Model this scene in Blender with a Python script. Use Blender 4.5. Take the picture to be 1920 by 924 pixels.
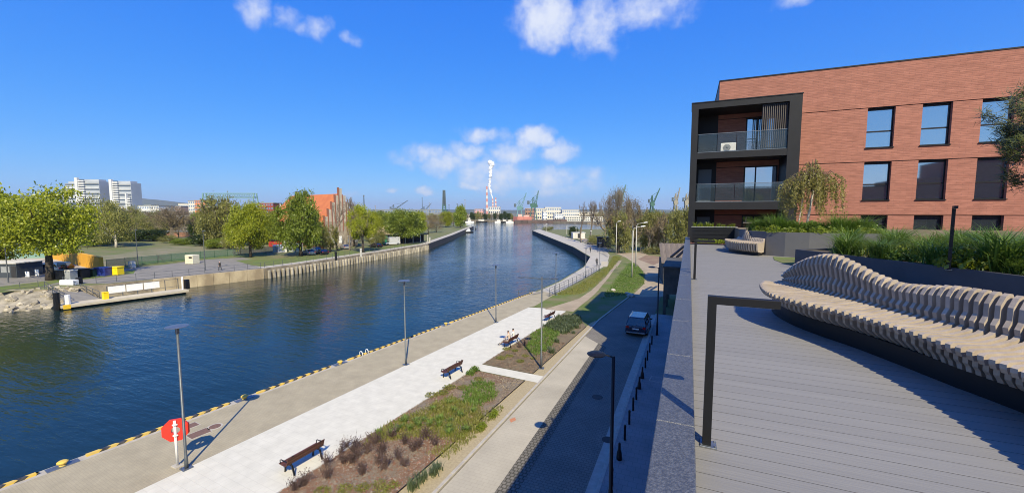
import bpy, bmesh, math, random
from mathutils import Vector, Matrix, noise as mnoise

for _o in list(bpy.data.objects):
    bpy.data.objects.remove(_o, do_unlink=True)
SC = bpy.context.scene
C = SC.collection
R = math.radians
rnd = random.Random(7)

# ------------------------------------------------------------------ camera
F, CX, CY, HOR = 770.0, 960.0, 462.0, 398.0
PITCH = math.atan((CY - HOR) / F)
YAW = R(23.3)
CAM = Vector((0, 0, 11.0))
camd = bpy.data.cameras.new('camera'); cam = bpy.data.objects.new('camera', camd); C.objects.link(cam)
cam.location = CAM
cam.rotation_euler = (math.pi / 2 - PITCH, 0, YAW)
camd.sensor_fit = 'HORIZONTAL'; camd.sensor_width = 36.0; camd.lens = 36.0 * F / 1920.0
camd.clip_start = 0.05; camd.clip_end = 30000
SC.camera = cam

FW = Vector((-math.sin(YAW) * math.cos(PITCH), math.cos(YAW) * math.cos(PITCH), -math.sin(PITCH)))
RT = Vector((math.cos(YAW), math.sin(YAW), 0))
UP = RT.cross(FW)
def ray(x, y): return FW + RT * ((x - CX) / F) - UP * ((y - CY) / F)
def G(x, y, z=0.0):                       # photo point -> point on the level z
    d = ray(x, y); t = (z - CAM.z) / d.z
    return CAM + d * t
def atY(x, y, Y):
    d = ray(x, y); return CAM + d * (Y / d.y)
def height_at(p, x, y):                   # z of the photo point over the plan position p
    d = ray(x, y); r = math.hypot(p.x, p.y) / math.hypot(d.x, d.y)
    return CAM.z + d.z * r
def along(x, D, z=0.0):                   # plan position on the bearing of column x, D metres deep
    d = ray(x, HOR); k = D / (d.dot(Vector((-math.sin(YAW), math.cos(YAW), 0))))
    return Vector((d.x * k, d.y * k, z))

# ------------------------------------------------------------------ sun, sky, exposure
SUN_EL, SUN_AZ = R(42), R(35.5)           # light travels towards -x,+y
to_sun = Vector((math.sin(SUN_AZ) * math.cos(SUN_EL), -math.cos(SUN_AZ) * math.cos(SUN_EL), math.sin(SUN_EL)))
sd = bpy.data.lights.new('sun', 'SUN'); sun = bpy.data.objects.new('sun', sd); C.objects.link(sun)
sd.energy = 5.0; sd.angle = R(0.5); sd.color = (1.0, 0.89, 0.63)
sun.rotation_euler = to_sun.to_track_quat('Z', 'Y').to_euler(); sun.location = (20, -30, 60)
SC.view_settings.view_transform = 'Standard'; SC.view_settings.look = 'None'
SC.view_settings.gamma = 1; SC.view_settings.exposure = 0.50
SC.view_settings.use_curve_mapping = False
SC.cycles.filter_width = 1.0

W = bpy.data.worlds.new('World'); SC.world = W; W.use_nodes = True
wt = W.node_tree; wn = wt.nodes; wl = wt.links
wn.clear()
def nd(t, **k):
    n = wn.new(t)
    for a, b in k.items(): setattr(n, a, b)
    return n
sky = nd('ShaderNodeTexSky', sky_type='NISHITA', sun_disc=False, sun_elevation=SUN_EL,
         sun_rotation=math.atan2(to_sun.x, to_sun.y), altitude=0, air_density=1.0, dust_density=0.35, ozone_density=3.0)
hs = nd('ShaderNodeHueSaturation'); hs.inputs['Saturation'].default_value = 1.28; hs.inputs['Value'].default_value = 1.0
hs.inputs['Hue'].default_value = 0.507
wl.new(sky.outputs[0], hs.inputs['Color'])
bg = nd('ShaderNodeBackground'); bg.inputs[1].default_value = 0.115
# colour grade of the whole sky: deeper blue, gentler falloff to the horizon
kx = 0.1466
sc0 = nd('ShaderNodeVectorMath', operation='SCALE'); sc0.inputs['Scale'].default_value = kx; wl.new(hs.outputs[0], sc0.inputs[0])
sp0 = nd('ShaderNodeSeparateXYZ'); wl.new(sc0.outputs[0], sp0.inputs[0]); cb0 = nd('ShaderNodeCombineXYZ')
for ch, (pw, ml) in enumerate(((.92, .29), (.60, .515), (.22, .94))):
    a_ = nd('ShaderNodeMath', operation='POWER'); wl.new(sp0.outputs[ch], a_.inputs[0]); a_.inputs[1].default_value = pw
    b_ = nd('ShaderNodeMath', operation='MULTIPLY'); wl.new(a_.outputs[0], b_.inputs[0]); b_.inputs[1].default_value = ml / kx; wl.new(b_.outputs[0], cb0.inputs[ch])
wl.new(cb0.outputs[0], bg.inputs[0])
# clouds, laid out by bearing and elevation
tc = nd('ShaderNodeTexCoord'); sep = nd('ShaderNodeSeparateXYZ'); wl.new(tc.outputs['Generated'], sep.inputs[0])
az = nd('ShaderNodeMath', operation='ARCTAN2'); wl.new(sep.outputs[0], az.inputs[0]); wl.new(sep.outputs[1], az.inputs[1])
el = nd('ShaderNodeMath', operation='ARCSINE'); wl.new(sep.outputs[2], el.inputs[0])
# a domain warp makes the edges of the clouds billow
wnz = nd('ShaderNodeTexNoise'); wnz.inputs['Scale'].default_value = 16; wnz.inputs['Detail'].default_value = 6
wl.new(tc.outputs['Generated'], wnz.inputs['Vector'])
ae = nd('ShaderNodeCombineXYZ'); wl.new(az.outputs[0], ae.inputs[0]); wl.new(el.outputs[0], ae.inputs[1])
ws = nd('ShaderNodeVectorMath', operation='MULTIPLY_ADD'); wl.new(wnz.outputs['Color'], ws.inputs[0])
ws.inputs[1].default_value = (0.085, 0.06, 0); ws.inputs[2].default_value = (-0.0425, -0.03, 0)
aw = nd('ShaderNodeVectorMath', operation='ADD'); wl.new(ae.outputs[0], aw.inputs[0]); wl.new(ws.outputs[0], aw.inputs[1])
CL = [(478, 22, 44, 44, .62), (545, 32, 40, 26, .5), (590, 55, 42, 26, .62), (655, 72, 26, 16, .5),
      (1025, 40, 78, 74, 1.0), (1120, 48, 72, 74, .8), (1215, 16, 140, 54, .66), (1480, 4, 56, 30, .6),
      (905, 254, 64, 25, .85), (872, 284, 56, 24, .85), (800, 284, 52, 22, .72), (842, 306, 74, 34, .72), (890, 318, 74, 36, .7),
      (1000, 262, 46, 34, 1.05), (1052, 286, 50, 30, .85), (962, 292, 62, 32, .8), (930, 330, 130, 44, .74), (1100, 330, 60, 26, .5), (760, 300, 50, 24, .45),
      (1030, 334, 100, 28, .75), (1065, 352, 100, 22, .66), (796, 357, 28, 11, .8), (733, 358, 24, 9, .7), (880, 352, 30, 11, .7), (640, 366, 60, 8, .42)]
blobs = []
for x, y, rx, ry, s in CL:
    d = ray(x, y).normalized(); d1 = ray(x + rx, y).normalized(); d2 = ray(x, y + ry).normalized()
    a0, e0 = math.atan2(d.x, d.y), math.asin(d.z)
    blobs.append((a0, e0, abs(math.atan2(d1.x, d1.y) - a0), abs(math.asin(d2.z) - e0), s))
rc = random.Random(3)
for k in range(22):                       # the same kind of fair-weather clouds round the rest of the sky
    a0 = rc.uniform(0.75, 2 * math.pi - 1.75)
    a0 = a0 if a0 < math.pi else a0 - 2 * math.pi
    e0 = rc.uniform(0.08, 0.75); s = rc.uniform(.04, .1)
    blobs.append((a0, e0, s * 1.6, s * .8, rc.uniform(.5, .95)))
prev = None
for a0, e0, ra, re_, s in blobs:
    m = nd('ShaderNodeVectorMath', operation='MULTIPLY_ADD'); wl.new(aw.outputs[0], m.inputs[0])
    m.inputs[1].default_value = (1 / ra, 1 / re_, 0); m.inputs[2].default_value = (-a0 / ra, -e0 / re_, 0)
    dt = nd('ShaderNodeVectorMath', operation='DOT_PRODUCT'); wl.new(m.outputs[0], dt.inputs[0]); wl.new(m.outputs[0], dt.inputs[1])
    mm = nd('ShaderNodeMath', operation='MULTIPLY_ADD'); wl.new(dt.outputs['Value'], mm.inputs[0]); mm.inputs[1].default_value = -s; mm.inputs[2].default_value = s
    if prev is None: prev = mm
    else:
        mx = nd('ShaderNodeMath', operation='MAXIMUM'); wl.new(prev.outputs[0], mx.inputs[0]); wl.new(mm.outputs[0], mx.inputs[1]); prev = mx
fz = nd('ShaderNodeTexNoise'); fz.inputs['Scale'].default_value = 26; fz.inputs['Detail'].default_value = 7; fz.inputs['Roughness'].default_value = .58
wl.new(tc.outputs['Generated'], fz.inputs['Vector'])
fa = nd('ShaderNodeMath', operation='MULTIPLY_ADD'); wl.new(fz.outputs['Fac'], fa.inputs[0]); fa.inputs[1].default_value = 1.15; fa.inputs[2].default_value = -0.575
sm = nd('ShaderNodeMath', operation='ADD'); wl.new(prev.outputs[0], sm.inputs[0]); wl.new(fa.outputs[0], sm.inputs[1])
den = nd('ShaderNodeMapRange', interpolation_type='SMOOTHSTEP'); wl.new(sm.outputs[0], den.inputs[0])
den.inputs[1].default_value = 0.06; den.inputs[2].default_value = 1.05; den.inputs[4].default_value = 0.9
ccol = nd('ShaderNodeMix', data_type='RGBA'); wl.new(den.outputs[0], ccol.inputs['Factor'])
ccol.inputs['A'].default_value = (0.50, 0.60, 0.90, 1); ccol.inputs['B'].default_value = (0.86, 0.90, 0.98, 1)
cbg = nd('ShaderNodeBackground'); cbg.inputs[1].default_value = 0.72; wl.new(ccol.outputs['Result'], cbg.inputs[0])
mxs = nd('ShaderNodeMixShader'); wl.new(den.outputs[0], mxs.inputs[0]); wl.new(bg.outputs[0], mxs.inputs[1]); wl.new(cbg.outputs[0], mxs.inputs[2])
wo = nd('ShaderNodeOutputWorld'); wl.new(mxs.outputs[0], wo.inputs[0])

# ------------------------------------------------------------------ helpers
def tag(o, label=None, cat=None, group=None, kind=None):
    if label: o['label'] = label
    if cat: o['category'] = cat
    if group: o['group'] = group
    if kind: o['kind'] = kind
    return o
def thing(name, label, cat, loc=(0, 0, 0), rz=0.0, group=None):
    o = bpy.data.objects.new(name, None); C.objects.link(o); o.empty_display_size = .2
    o.location = loc; o.rotation_euler = (0, 0, rz)
    return tag(o, label, cat, group)
def put(name, me, parent=None, loc=None, rot=None, scale=None):
    o = bpy.data.objects.new(name, me); C.objects.link(o)
    if parent: o.parent = parent
    if loc is not None: o.location = loc
    if rot is not None: o.rotation_euler = rot
    if scale is not None: o.scale = scale
    return o
def copy_tree(o, parent=None):
    c = o.copy(); C.objects.link(c); c.parent = parent
    for ch in o.children: copy_tree(ch, c)
    return c

class MB:
    def __init__(s): s.v = []; s.f = []; s.m = []
    def add(s, vs, fs, mi=0):
        b = len(s.v); s.v += [tuple(v) for v in vs]
        for f in fs: s.f.append(tuple(b + i for i in f)); s.m.append(mi)
        return s
    def box(s, x0, x1, y0, y1, z0, z1, mi=0, M=None):
        vs = [(x0, y0, z0), (x1, y0, z0), (x1, y1, z0), (x0, y1, z0), (x0, y0, z1), (x1, y0, z1), (x1, y1, z1), (x0, y1, z1)]
        if M: vs = [M @ Vector(v) for v in vs]
        return s.add(vs, [(0, 3, 2, 1), (4, 5, 6, 7), (0, 1, 5, 4), (1, 2, 6, 5), (2, 3, 7, 6), (3, 0, 4, 7)], mi)
    def bevbox(s, x0, x1, y0, y1, z0, z1, b=.01, mi=0, M=None):     # box with chamfered upper edges and corners
        def rg(i, z): return [(x0 + i, y0 + i, z), (x1 - i, y0 + i, z), (x1 - i, y1 - i, z), (x0 + i, y1 - i, z)]
        vs = rg(0, z0) + rg(0, z1 - b) + rg(b, z1)
        if M: vs = [M @ Vector(v) for v in vs]
        fs = [(3, 2, 1, 0), (8, 9, 10, 11)]
        for k in (0, 4):
            for i in range(4): j = (i + 1) % 4; fs.append((k + i, k + j, k + 4 + j, k + 4 + i))
        return s.add(vs, fs, mi)
    def tube(s, pts, rad, n=8, mi=0, cap=True):
        pts = [Vector(p) for p in pts]; rad = rad if isinstance(rad, (list, tuple)) else [rad] * len(pts)
        vs = []; ref = None
        for i, p in enumerate(pts):
            d = (pts[min(i + 1, len(pts) - 1)] - pts[max(i - 1, 0)])
            d = d.normalized() if d.length > 1e-9 else Vector((0, 0, 1))
            if ref is None: ref = Vector((1, 0, 0)) if abs(d.x) < .9 else Vector((0, 1, 0))
            u = (ref - d * ref.dot(d)); u = u.normalized() if u.length > 1e-6 else d.orthogonal().normalized()
            ref = u; w = d.cross(u)
            for k in range(n):
                a = 2 * math.pi * k / n; vs.append(p + (u * math.cos(a) + w * math.sin(a)) * rad[i])
        fs = []
        for i in range(len(pts) - 1):
            for k in range(n): fs.append((i * n + k, i * n + (k + 1) % n, (i + 1) * n + (k + 1) % n, (i + 1) * n + k))
        if cap:
            fs.append(tuple(reversed(range(n)))); b = (len(pts) - 1) * n; fs.append(tuple(range(b, b + n)))
        return s.add(vs, fs, mi)
    def bar(s, a, b, w, h=None, mi=0):                                # rectangular bar between two points
        a, b = Vector(a), Vector(b); h = h or w; d = (b - a); L = d.length
        if L < 1e-6: return s
        d /= L; up = Vector((0, 0, 1)) if abs(d.z) < .95 else Vector((0, 1, 0))
        r = d.cross(up).normalized(); u = r.cross(d)
        vs = []
        for p in (a, b):
            for sx, sz in ((-1, -1), (1, -1), (1, 1), (-1, 1)): vs.append(p + r * (sx * w / 2) + u * (sz * h / 2))
        return s.add(vs, [(0, 3, 2, 1), (4, 5, 6, 7), (0, 1, 5, 4), (1, 2, 6, 5), (2, 3, 7, 6), (3, 0, 4, 7)], mi)
    def lathe(s, prof, n=14, mi=0, c=(0, 0, 0)):
        vs = []; fs = []
        for r_, z in prof:
            for k in range(n): a = 2 * math.pi * k / n; vs.append((c[0] + r_ * math.cos(a), c[1] + r_ * math.sin(a), c[2] + z))
        for i in range(len(prof) - 1):
            for k in range(n): fs.append((i * n + k, i * n + (k + 1) % n, (i + 1) * n + (k + 1) % n, (i + 1) * n + k))
        fs.append(tuple(reversed(range(n)))); b = (len(prof) - 1) * n; fs.append(tuple(range(b, b + n)))
        return s.add(vs, fs, mi)
    def prism(s, poly, z0, z1, mi=0, mtop=None, bottom=True):
        n = len(poly)
        area = sum(poly[i][0] * poly[(i + 1) % n][1] - poly[(i + 1) % n][0] * poly[i][1] for i in range(n))
        if area < 0: poly = poly[::-1]
        vs = [(p[0], p[1], z0) for p in poly] + [(p[0], p[1], z1) for p in poly]
        fs = [(i, (i + 1) % n, n + (i + 1) % n, n + i) for i in range(n)]
        s.add(vs, fs, mi)
        b = len(s.v) - 2 * n
        s.f.append(tuple(b + n + i for i in range(n))); s.m.append(mi if mtop is None else mtop)
        if bottom: s.f.append(tuple(b + i for i in reversed(range(n)))); s.m.append(mi)
        return s
    def extrude_profile(s, prof, a, b, mi=0):                          # prof in (u,v): u along dir a->perp (x,y plane), kept for fins
        return s
    def mesh(s, name, mats, smooth=False):
        me = bpy.data.meshes.new(name); me.from_pydata(s.v, [], s.f)
        for m in (mats if isinstance(mats, (list, tuple)) else [mats]): me.materials.append(m)
        me.polygons.foreach_set('material_index', s.m)
        if smooth: me.polygons.foreach_set('use_smooth', [True] * len(s.f))
        me.update(); return me
    def build(s, name, mats, parent=None, loc=None, rot=None, smooth=False, world=True):
        # verts are local to the parent
        return put(name, s.mesh(name, mats, smooth), parent, loc, rot)

def sheet(name, pts, z, mat, parent=None, kind='structure'):           # flat polygon of px points or world points
    P = [(p.x, p.y) if isinstance(p, Vector) else p for p in pts]
    me = bpy.data.meshes.new(name); bm = bmesh.new()
    f = bm.faces.new([bm.verts.new((p[0], p[1], z)) for p in P])
    bmesh.ops.triangulate(bm, faces=[f]); bm.normal_update()
    for f in bm.faces:
        if f.normal.z < 0: f.normal_flip()
    bm.to_mesh(me); bm.free(); me.materials.append(mat)
    o = put(name, me, parent)
    if parent is None: o['kind'] = kind
    return o

def pip(x, y, poly):
    r = False; n = len(poly); j = n - 1
    for i in range(n):
        xi, yi = poly[i][0], poly[i][1]; xj, yj = poly[j][0], poly[j][1]
        if (yi > y) != (yj > y) and x < (xj - xi) * (y - yi) / (yj - yi) + xi: r = not r
        j = i
    return r
def scatter(poly, n, rg):
    xs = [p[0] for p in poly]; ys = [p[1] for p in poly]; out = []; k = 0
    while len(out) < n and k < n * 40:
        k += 1; x = rg.uniform(min(xs), max(xs)); y = rg.uniform(min(ys), max(ys))
        if pip(x, y, poly): out.append((x, y))
    return out
def lerp_poly(pts, t):                                                 # point at fraction t of a polyline (by length)
    L = [0]
    for a, b in zip(pts, pts[1:]): L.append(L[-1] + (Vector(b) - Vector(a)).length)
    q = t * L[-1]
    for i in range(len(pts) - 1):
        if q <= L[i + 1] or i == len(pts) - 2:
            k = (q - L[i]) / max(1e-9, L[i + 1] - L[i]); return Vector(pts[i]).lerp(Vector(pts[i + 1]), k)
def poly_len(pts): return sum((Vector(b) - Vector(a)).length for a, b in zip(pts, pts[1:]))

# ------------------------------------------------------------------ materials
_mc = {}
def mat(name, col, col2=None, scale=4.0, rough=.7, bump=0.0, bscale=None, metal=0.0, stretch=(1, 1, 1), spec=.5, coord='pos',
        detail=5, contrast=(.35, .65), rand=0.0, transl=0.0, emit=0):
    if name in _mc: return _mc[name]
    m = bpy.data.materials.new(name); m.use_nodes = True; t = m.node_tree; n = t.nodes; l = t.links
    p = n['Principled BSDF']; p.inputs['Roughness'].default_value = rough; p.inputs['Metallic'].default_value = metal
    p.inputs['Specular IOR Level'].default_value = spec
    c4 = (*col, 1); p.inputs['Base Color'].default_value = c4
    if coord == 'pos': src = n.new('ShaderNodeNewGeometry').outputs['Position']
    else: src = n.new('ShaderNodeTexCoord').outputs['Object']
    mp = n.new('ShaderNodeMapping'); mp.inputs['Scale'].default_value = stretch; l.new(src, mp.inputs[0])
    out = None
    if col2:
        nz = n.new('ShaderNodeTexNoise'); nz.inputs['Scale'].default_value = scale; nz.inputs['Detail'].default_value = detail; nz.inputs['Roughness'].default_value = .62
        l.new(mp.outputs[0], nz.inputs['Vector'])
        r = n.new('ShaderNodeMapRange'); r.inputs[1].default_value = contrast[0]; r.inputs[2].default_value = contrast[1]; l.new(nz.outputs['Fac'], r.inputs[0])
        mx = n.new('ShaderNodeMix'); mx.data_type = 'RGBA'; l.new(r.outputs[0], mx.inputs['Factor'])
        mx.inputs['A'].default_value = c4; mx.inputs['B'].default_value = (*col2, 1); out = mx.outputs['Result']
    if rand:
        oi = n.new('ShaderNodeObjectInfo'); r = n.new('ShaderNodeMapRange'); l.new(oi.outputs['Random'], r.inputs[0])
        r.inputs[3].default_value = 1 - rand; r.inputs[4].default_value = 1 + rand
        h = n.new('ShaderNodeHueSaturation'); l.new(r.outputs[0], h.inputs['Value'])
        if out: l.new(out, h.inputs['Color'])
        else: h.inputs['Color'].default_value = c4
        out = h.outputs[0]
    if out: l.new(out, p.inputs['Base Color'])
    if bump:
        nb = n.new('ShaderNodeTexNoise'); nb.inputs['Scale'].default_value = bscale or scale * 4; nb.inputs['Detail'].default_value = 4; l.new(mp.outputs[0], nb.inputs['Vector'])
        b = n.new('ShaderNodeBump'); b.inputs['Strength'].default_value = bump; b.inputs['Distance'].default_value = .05; l.new(nb.outputs['Fac'], b.inputs['Height']); l.new(b.outputs[0], p.inputs['Normal'])
    if transl:
        tr = n.new('ShaderNodeBsdfTranslucent'); ms = n.new('ShaderNodeMixShader'); ms.inputs[0].default_value = transl
        if out: l.new(out, tr.inputs[0])
        else: tr.inputs[0].default_value = c4
        o_ = n['Material Output']; l.new(p.outputs[0], ms.inputs[1]); l.new(tr.outputs[0], ms.inputs[2]); l.new(ms.outputs[0], o_.inputs[0])
    if emit:
        p.inputs['Emission Color'].default_value = c4; p.inputs['Emission Strength'].default_value = emit
    _mc[name] = m; return m
def mat_brick(name, c1, c2, mortar, bw, bh, axis='xz', ms=.01, bump=.3, rough=.85, warp=0, patch=None, pscale=.4, offset=.5, pr=(.84, 1.12), pst=(1, 1, 1)):
    if name in _mc: return _mc[name]
    m = bpy.data.materials.new(name); m.use_nodes = True; t = m.node_tree; n = t.nodes; l = t.links; p = n['Principled BSDF']
    p.inputs['Roughness'].default_value = rough; p.inputs['Specular IOR Level'].default_value = .3
    g = n.new('ShaderNodeNewGeometry'); s = n.new('ShaderNodeSeparateXYZ'); l.new(g.outputs['Position'], s.inputs[0])
    cb = n.new('ShaderNodeCombineXYZ')
    ix = {'x': 0, 'y': 1, 'z': 2}
    if axis == 'wall':                                            # any vertical wall: run along x+y
        a = n.new('ShaderNodeMath'); a.operation = 'ADD'; l.new(s.outputs[0], a.inputs[0]); l.new(s.outputs[1], a.inputs[1]); l.new(a.outputs[0], cb.inputs[0]); l.new(s.outputs[2], cb.inputs[1])
    else:
        l.new(s.outputs[ix[axis[0]]], cb.inputs[0]); l.new(s.outputs[ix[axis[1]]], cb.inputs[1])
    vec = cb.outputs[0]
    if warp:
        mp = n.new('ShaderNodeMapping'); mp.inputs['Rotation'].default_value = (0, 0, warp); l.new(vec, mp.inputs[0]); vec = mp.outputs[0]
    b = n.new('ShaderNodeTexBrick'); l.new(vec, b.inputs['Vector']); b.inputs['Scale'].default_value = 1.0
    b.inputs['Brick Width'].default_value = bw; b.inputs['Row Height'].default_value = bh; b.inputs['Mortar Size'].default_value = ms
    b.inputs['Color1'].default_value = (*c1, 1); b.inputs['Color2'].default_value = (*c2, 1); b.inputs['Mortar'].default_value = (*mortar, 1); b.offset = offset
    b.inputs['Mortar Smooth'].default_value = .3; b.inputs['Bias'].default_value = 0
    nz = n.new('ShaderNodeTexNoise'); nz.inputs['Scale'].default_value = pscale; nz.inputs['Detail'].default_value = 6; mq = n.new('ShaderNodeMapping'); mq.inputs['Scale'].default_value = pst; l.new(g.outputs['Position'], mq.inputs[0]); l.new(mq.outputs[0], nz.inputs['Vector'])
    r = n.new('ShaderNodeMapRange'); r.inputs[1].default_value = .3; r.inputs[2].default_value = .7; r.inputs[3].default_value = pr[0]; r.inputs[4].default_value = pr[1]; l.new(nz.outputs['Fac'], r.inputs[0])
    h = n.new('ShaderNodeHueSaturation'); l.new(b.outputs['Color'], h.inputs['Color']); l.new(r.outputs[0], h.inputs['Value']); l.new(h.outputs[0], p.inputs['Base Color'])
    bp = n.new('ShaderNodeBump'); bp.inputs['Strength'].default_value = bump; bp.inputs['Distance'].default_value = .02; bp.invert = True
    l.new(b.outputs['Fac'], bp.inputs['Height']); l.new(bp.outputs[0], p.inputs['Normal'])
    _mc[name] = m; return m
def mat_glass(name, tint=(.02, .03, .04), rough=.03, transp=0.0, mirror=0.0):
    if name in _mc: return _mc[name]
    m = bpy.data.materials.new(name); m.use_nodes = True; t = m.node_tree; n = t.nodes; l = t.links; p = n['Principled BSDF']
    p.inputs['Base Color'].default_value = (*tint, 1); p.inputs['Roughness'].default_value = rough; p.inputs['IOR'].default_value = 1.55
    p.inputs['Specular IOR Level'].default_value = 1.0; p.inputs['Coat Weight'].default_value = .6; p.inputs['Coat Roughness'].default_value = .02
    if mirror:
        gl = n.new('ShaderNodeBsdfGlossy'); gl.inputs['Roughness'].default_value = rough; gl.inputs['Color'].default_value = (.9, .95, 1, 1); ms = n.new('ShaderNodeMixShader'); ms.inputs[0].default_value = mirror
        o = n['Material Output']; l.new(p.outputs[0], ms.inputs[1]); l.new(gl.outputs[0], ms.inputs[2]); l.new(ms.outputs[0], o.inputs[0])
    if transp:
        tr = n.new('ShaderNodeBsdfTransparent'); ms = n.new('ShaderNodeMixShader'); ms.inputs[0].default_value = transp
        o = n['Material Output']; l.new(p.outputs[0], ms.inputs[1]); l.new(tr.outputs[0], ms.inputs[2]); l.new(ms.outputs[0], o.inputs[0])
    _mc[name] = m; return m
M_white = mat('white paint', (.78, .78, .76), (.68, .68, .66), 3, .5)
M_offw = mat('aged white render', (.62, .6, .55), (.5, .48, .43), 1.5, .8)
M_black = mat('black metal', (.007, .0075, .009), rough=.45, spec=.35)
M_dark = mat('charcoal paint', (.010, .011, .014), (.013, .014, .017), 2, .55, spec=.3)
M_zinc = mat('galvanised steel', (.24, .26, .28), (.17, .19, .21), 9, .42, metal=.7, coord='obj')
M_grey = mat('grey paint', (.3, .31, .32), (.24, .25, .26), 3, .6)
M_conc = mat('concrete', (.44, .41, .35), (.33, .31, .26), 1.4, .88, bump=.25, bscale=14)
M_glass = mat_glass('window glass', mirror=.5)
M_yel = mat('yellow paint', (.78, .5, .02), (.62, .4, .03), 6, .5)
M_red = mat('red plastic', (.75, .035, .018), (.62, .03, .015), 3, .4, coord='obj')
M_rub = mat('rubber', (.02, .02, .02), rough=.85)
M_bark = mat('bark', (.07, .055, .042), (.035, .028, .022), 8, .95, bump=.5)
M_birch = mat('pale bark', (.62, .58, .5), (.4, .36, .3), 7, .8)
M_wood = mat('stained wood', (.10, .035, .018), (.06, .022, .012), 5, .55, stretch=(1, 1, 8), coord='obj', rand=.2)
# ------------------------------------------------------------------ water, banks, paving
def water_mat():
    m = bpy.data.materials.new('canal water'); m.use_nodes = True; t = m.node_tree; n = t.nodes; l = t.links; p = n['Principled BSDF']
    g = n.new('ShaderNodeNewGeometry')
    nz0 = n.new('ShaderNodeTexNoise'); nz0.inputs['Scale'].default_value = .035; nz0.inputs['Detail'].default_value = 3; l.new(g.outputs['Position'], nz0.inputs['Vector'])
    mx = n.new('ShaderNodeMix'); mx.data_type = 'RGBA'; l.new(nz0.outputs['Fac'], mx.inputs['Factor'])
    mx.inputs['A'].default_value = (.008, .022, .018, 1); mx.inputs['B'].default_value = (.006, .018, .022, 1); l.new(mx.outputs['Result'], p.inputs['Base Color'])
    p.inputs['Roughness'].default_value = .05; p.inputs['IOR'].default_value = 1.33; p.inputs['Specular IOR Level'].default_value = .6
    gm = n.new('ShaderNodeMapping'); gm.inputs['Rotation'].default_value = (0, 0, R(25)); gm.inputs['Scale'].default_value = (1, .35, 1); l.new(g.outputs['Position'], gm.inputs[0])
    gn = n.new('ShaderNodeTexNoise'); gn.inputs['Scale'].default_value = .05; gn.inputs['Detail'].default_value = 4; l.new(gm.outputs[0], gn.inputs['Vector'])
    gust = n.new('ShaderNodeMapRange'); l.new(gn.outputs['Fac'], gust.inputs[0]); gust.inputs[1].default_value = .38; gust.inputs[2].default_value = .64; gust.inputs[3].default_value = .55; gust.inputs[4].default_value = 1.15
    def wave(sc, rot, stretch, dist):
        mp = n.new('ShaderNodeMapping'); mp.inputs['Rotation'].default_value = (0, 0, rot); mp.inputs['Scale'].default_value = stretch; l.new(g.outputs['Position'], mp.inputs[0])
        z = n.new('ShaderNodeTexNoise'); z.inputs['Scale'].default_value = sc; z.inputs['Detail'].default_value = 3; z.inputs['Roughness'].default_value = .5; z.inputs['Distortion'].default_value = .4; l.new(mp.outputs[0], z.inputs['Vector'])
        b = n.new('ShaderNodeBump'); l.new(gust.outputs[0], b.inputs['Strength']); b.inputs['Distance'].default_value = dist; l.new(z.outputs['Fac'], b.inputs['Height']); return b
    b1 = wave(1.0, R(-32), (.35, 1.7, 1), .085); b2 = wave(3.6, R(-14), (.4, 1.4, 1), .032); b3 = wave(.16, R(20), (1, 1, 1), .16)
    l.new(b1.outputs[0], b2.inputs['Normal']); l.new(b3.outputs[0], b1.inputs['Normal']); l.new(b2.outputs[0], p.inputs['Normal'])
    return m
M_water = water_mat()
M_bank = mat('rough grass and earth', (.10, .135, .03), (.17, .15, .075), .16, .95, bump=.6, bscale=3)
M_quaywall = mat('quay wall concrete', (.34, .29, .21), (.14, .115, .08), .5, .9, bump=.5, bscale=3, stretch=(1, 1, .5))
M_darkwall = mat('tarred sheet piling', (.035, .032, .03), (.06, .05, .04), .7, .7, bump=.4, bscale=4)
M_far = mat('far bank ground', (.10, .11, .06), (.17, .15, .12), .03, .95)

WZ = -2.0
sheet('ground', [(-14000, -9000), (14000, -9000), (14000, 16000), (-14000, 16000)], -4.0, mat('canal bed', (.05, .05, .04), (.03, .03, .025), .1, .95))
sheet('water', [(-9000, -4000), (9000, -4000), (9000, 9000), (-9000, 9000)], WZ, M_water)

QS = lambda Y: -25.9 + .1217 * Y
RB = [(QS(-40), -40), (QS(6.25), 6.25), (QS(28), 28), (-19.55, 52), (-18.9, 63), (-19.4, 82), (-22, 100), (-33.6, 127.4), (-87.5, 234.4), (-78, 252), (-30, 292), (100, 345), (700, 420), (700, -40)]
mb = MB(); mb.prism(RB, -4.2, -0.02, 0, 1, bottom=False)
o = mb.build('right_bank', [M_darkwall, M_bank]); o['kind'] = 'structure'
LB = [(-230, -260), (-120, -20), (-92, 19), (-84.5, 27), (-82, 33), (-80.6, 38), (-79.2, 43.7), (-77.9, 48.4), (-76.5, 54.4), (-76.6, 62.1), (-77.8, 75.1), (-79.4, 92.3), (-83.4, 119.7),
      (-105.7, 172.8), (-156, 285.6), (-180, 310), (-420, 440), (-1200, 800), (-5000, 2200), (-5000, -260)]
mb = MB(); mb.prism(LB, -4.2, -0.02, 0, 1, bottom=False)
o = mb.build('left_bank', [M_quaywall, M_bank]); o['kind'] = 'structure'
FB = [(-7000, 3300), (-1300, 900), (-700, 690), (-339, 540), (-221, 514), (-104, 455), (60, 436), (900, 520), (7000, 1500), (11000, 13000), (-11000, 13000)]
mb = MB(); mb.prism(FB, -4.2, -0.02, 0, 1, bottom=False)
o = mb.build('far_bank', [M_quaywall, M_far]); o['kind'] = 'structure'

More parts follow.
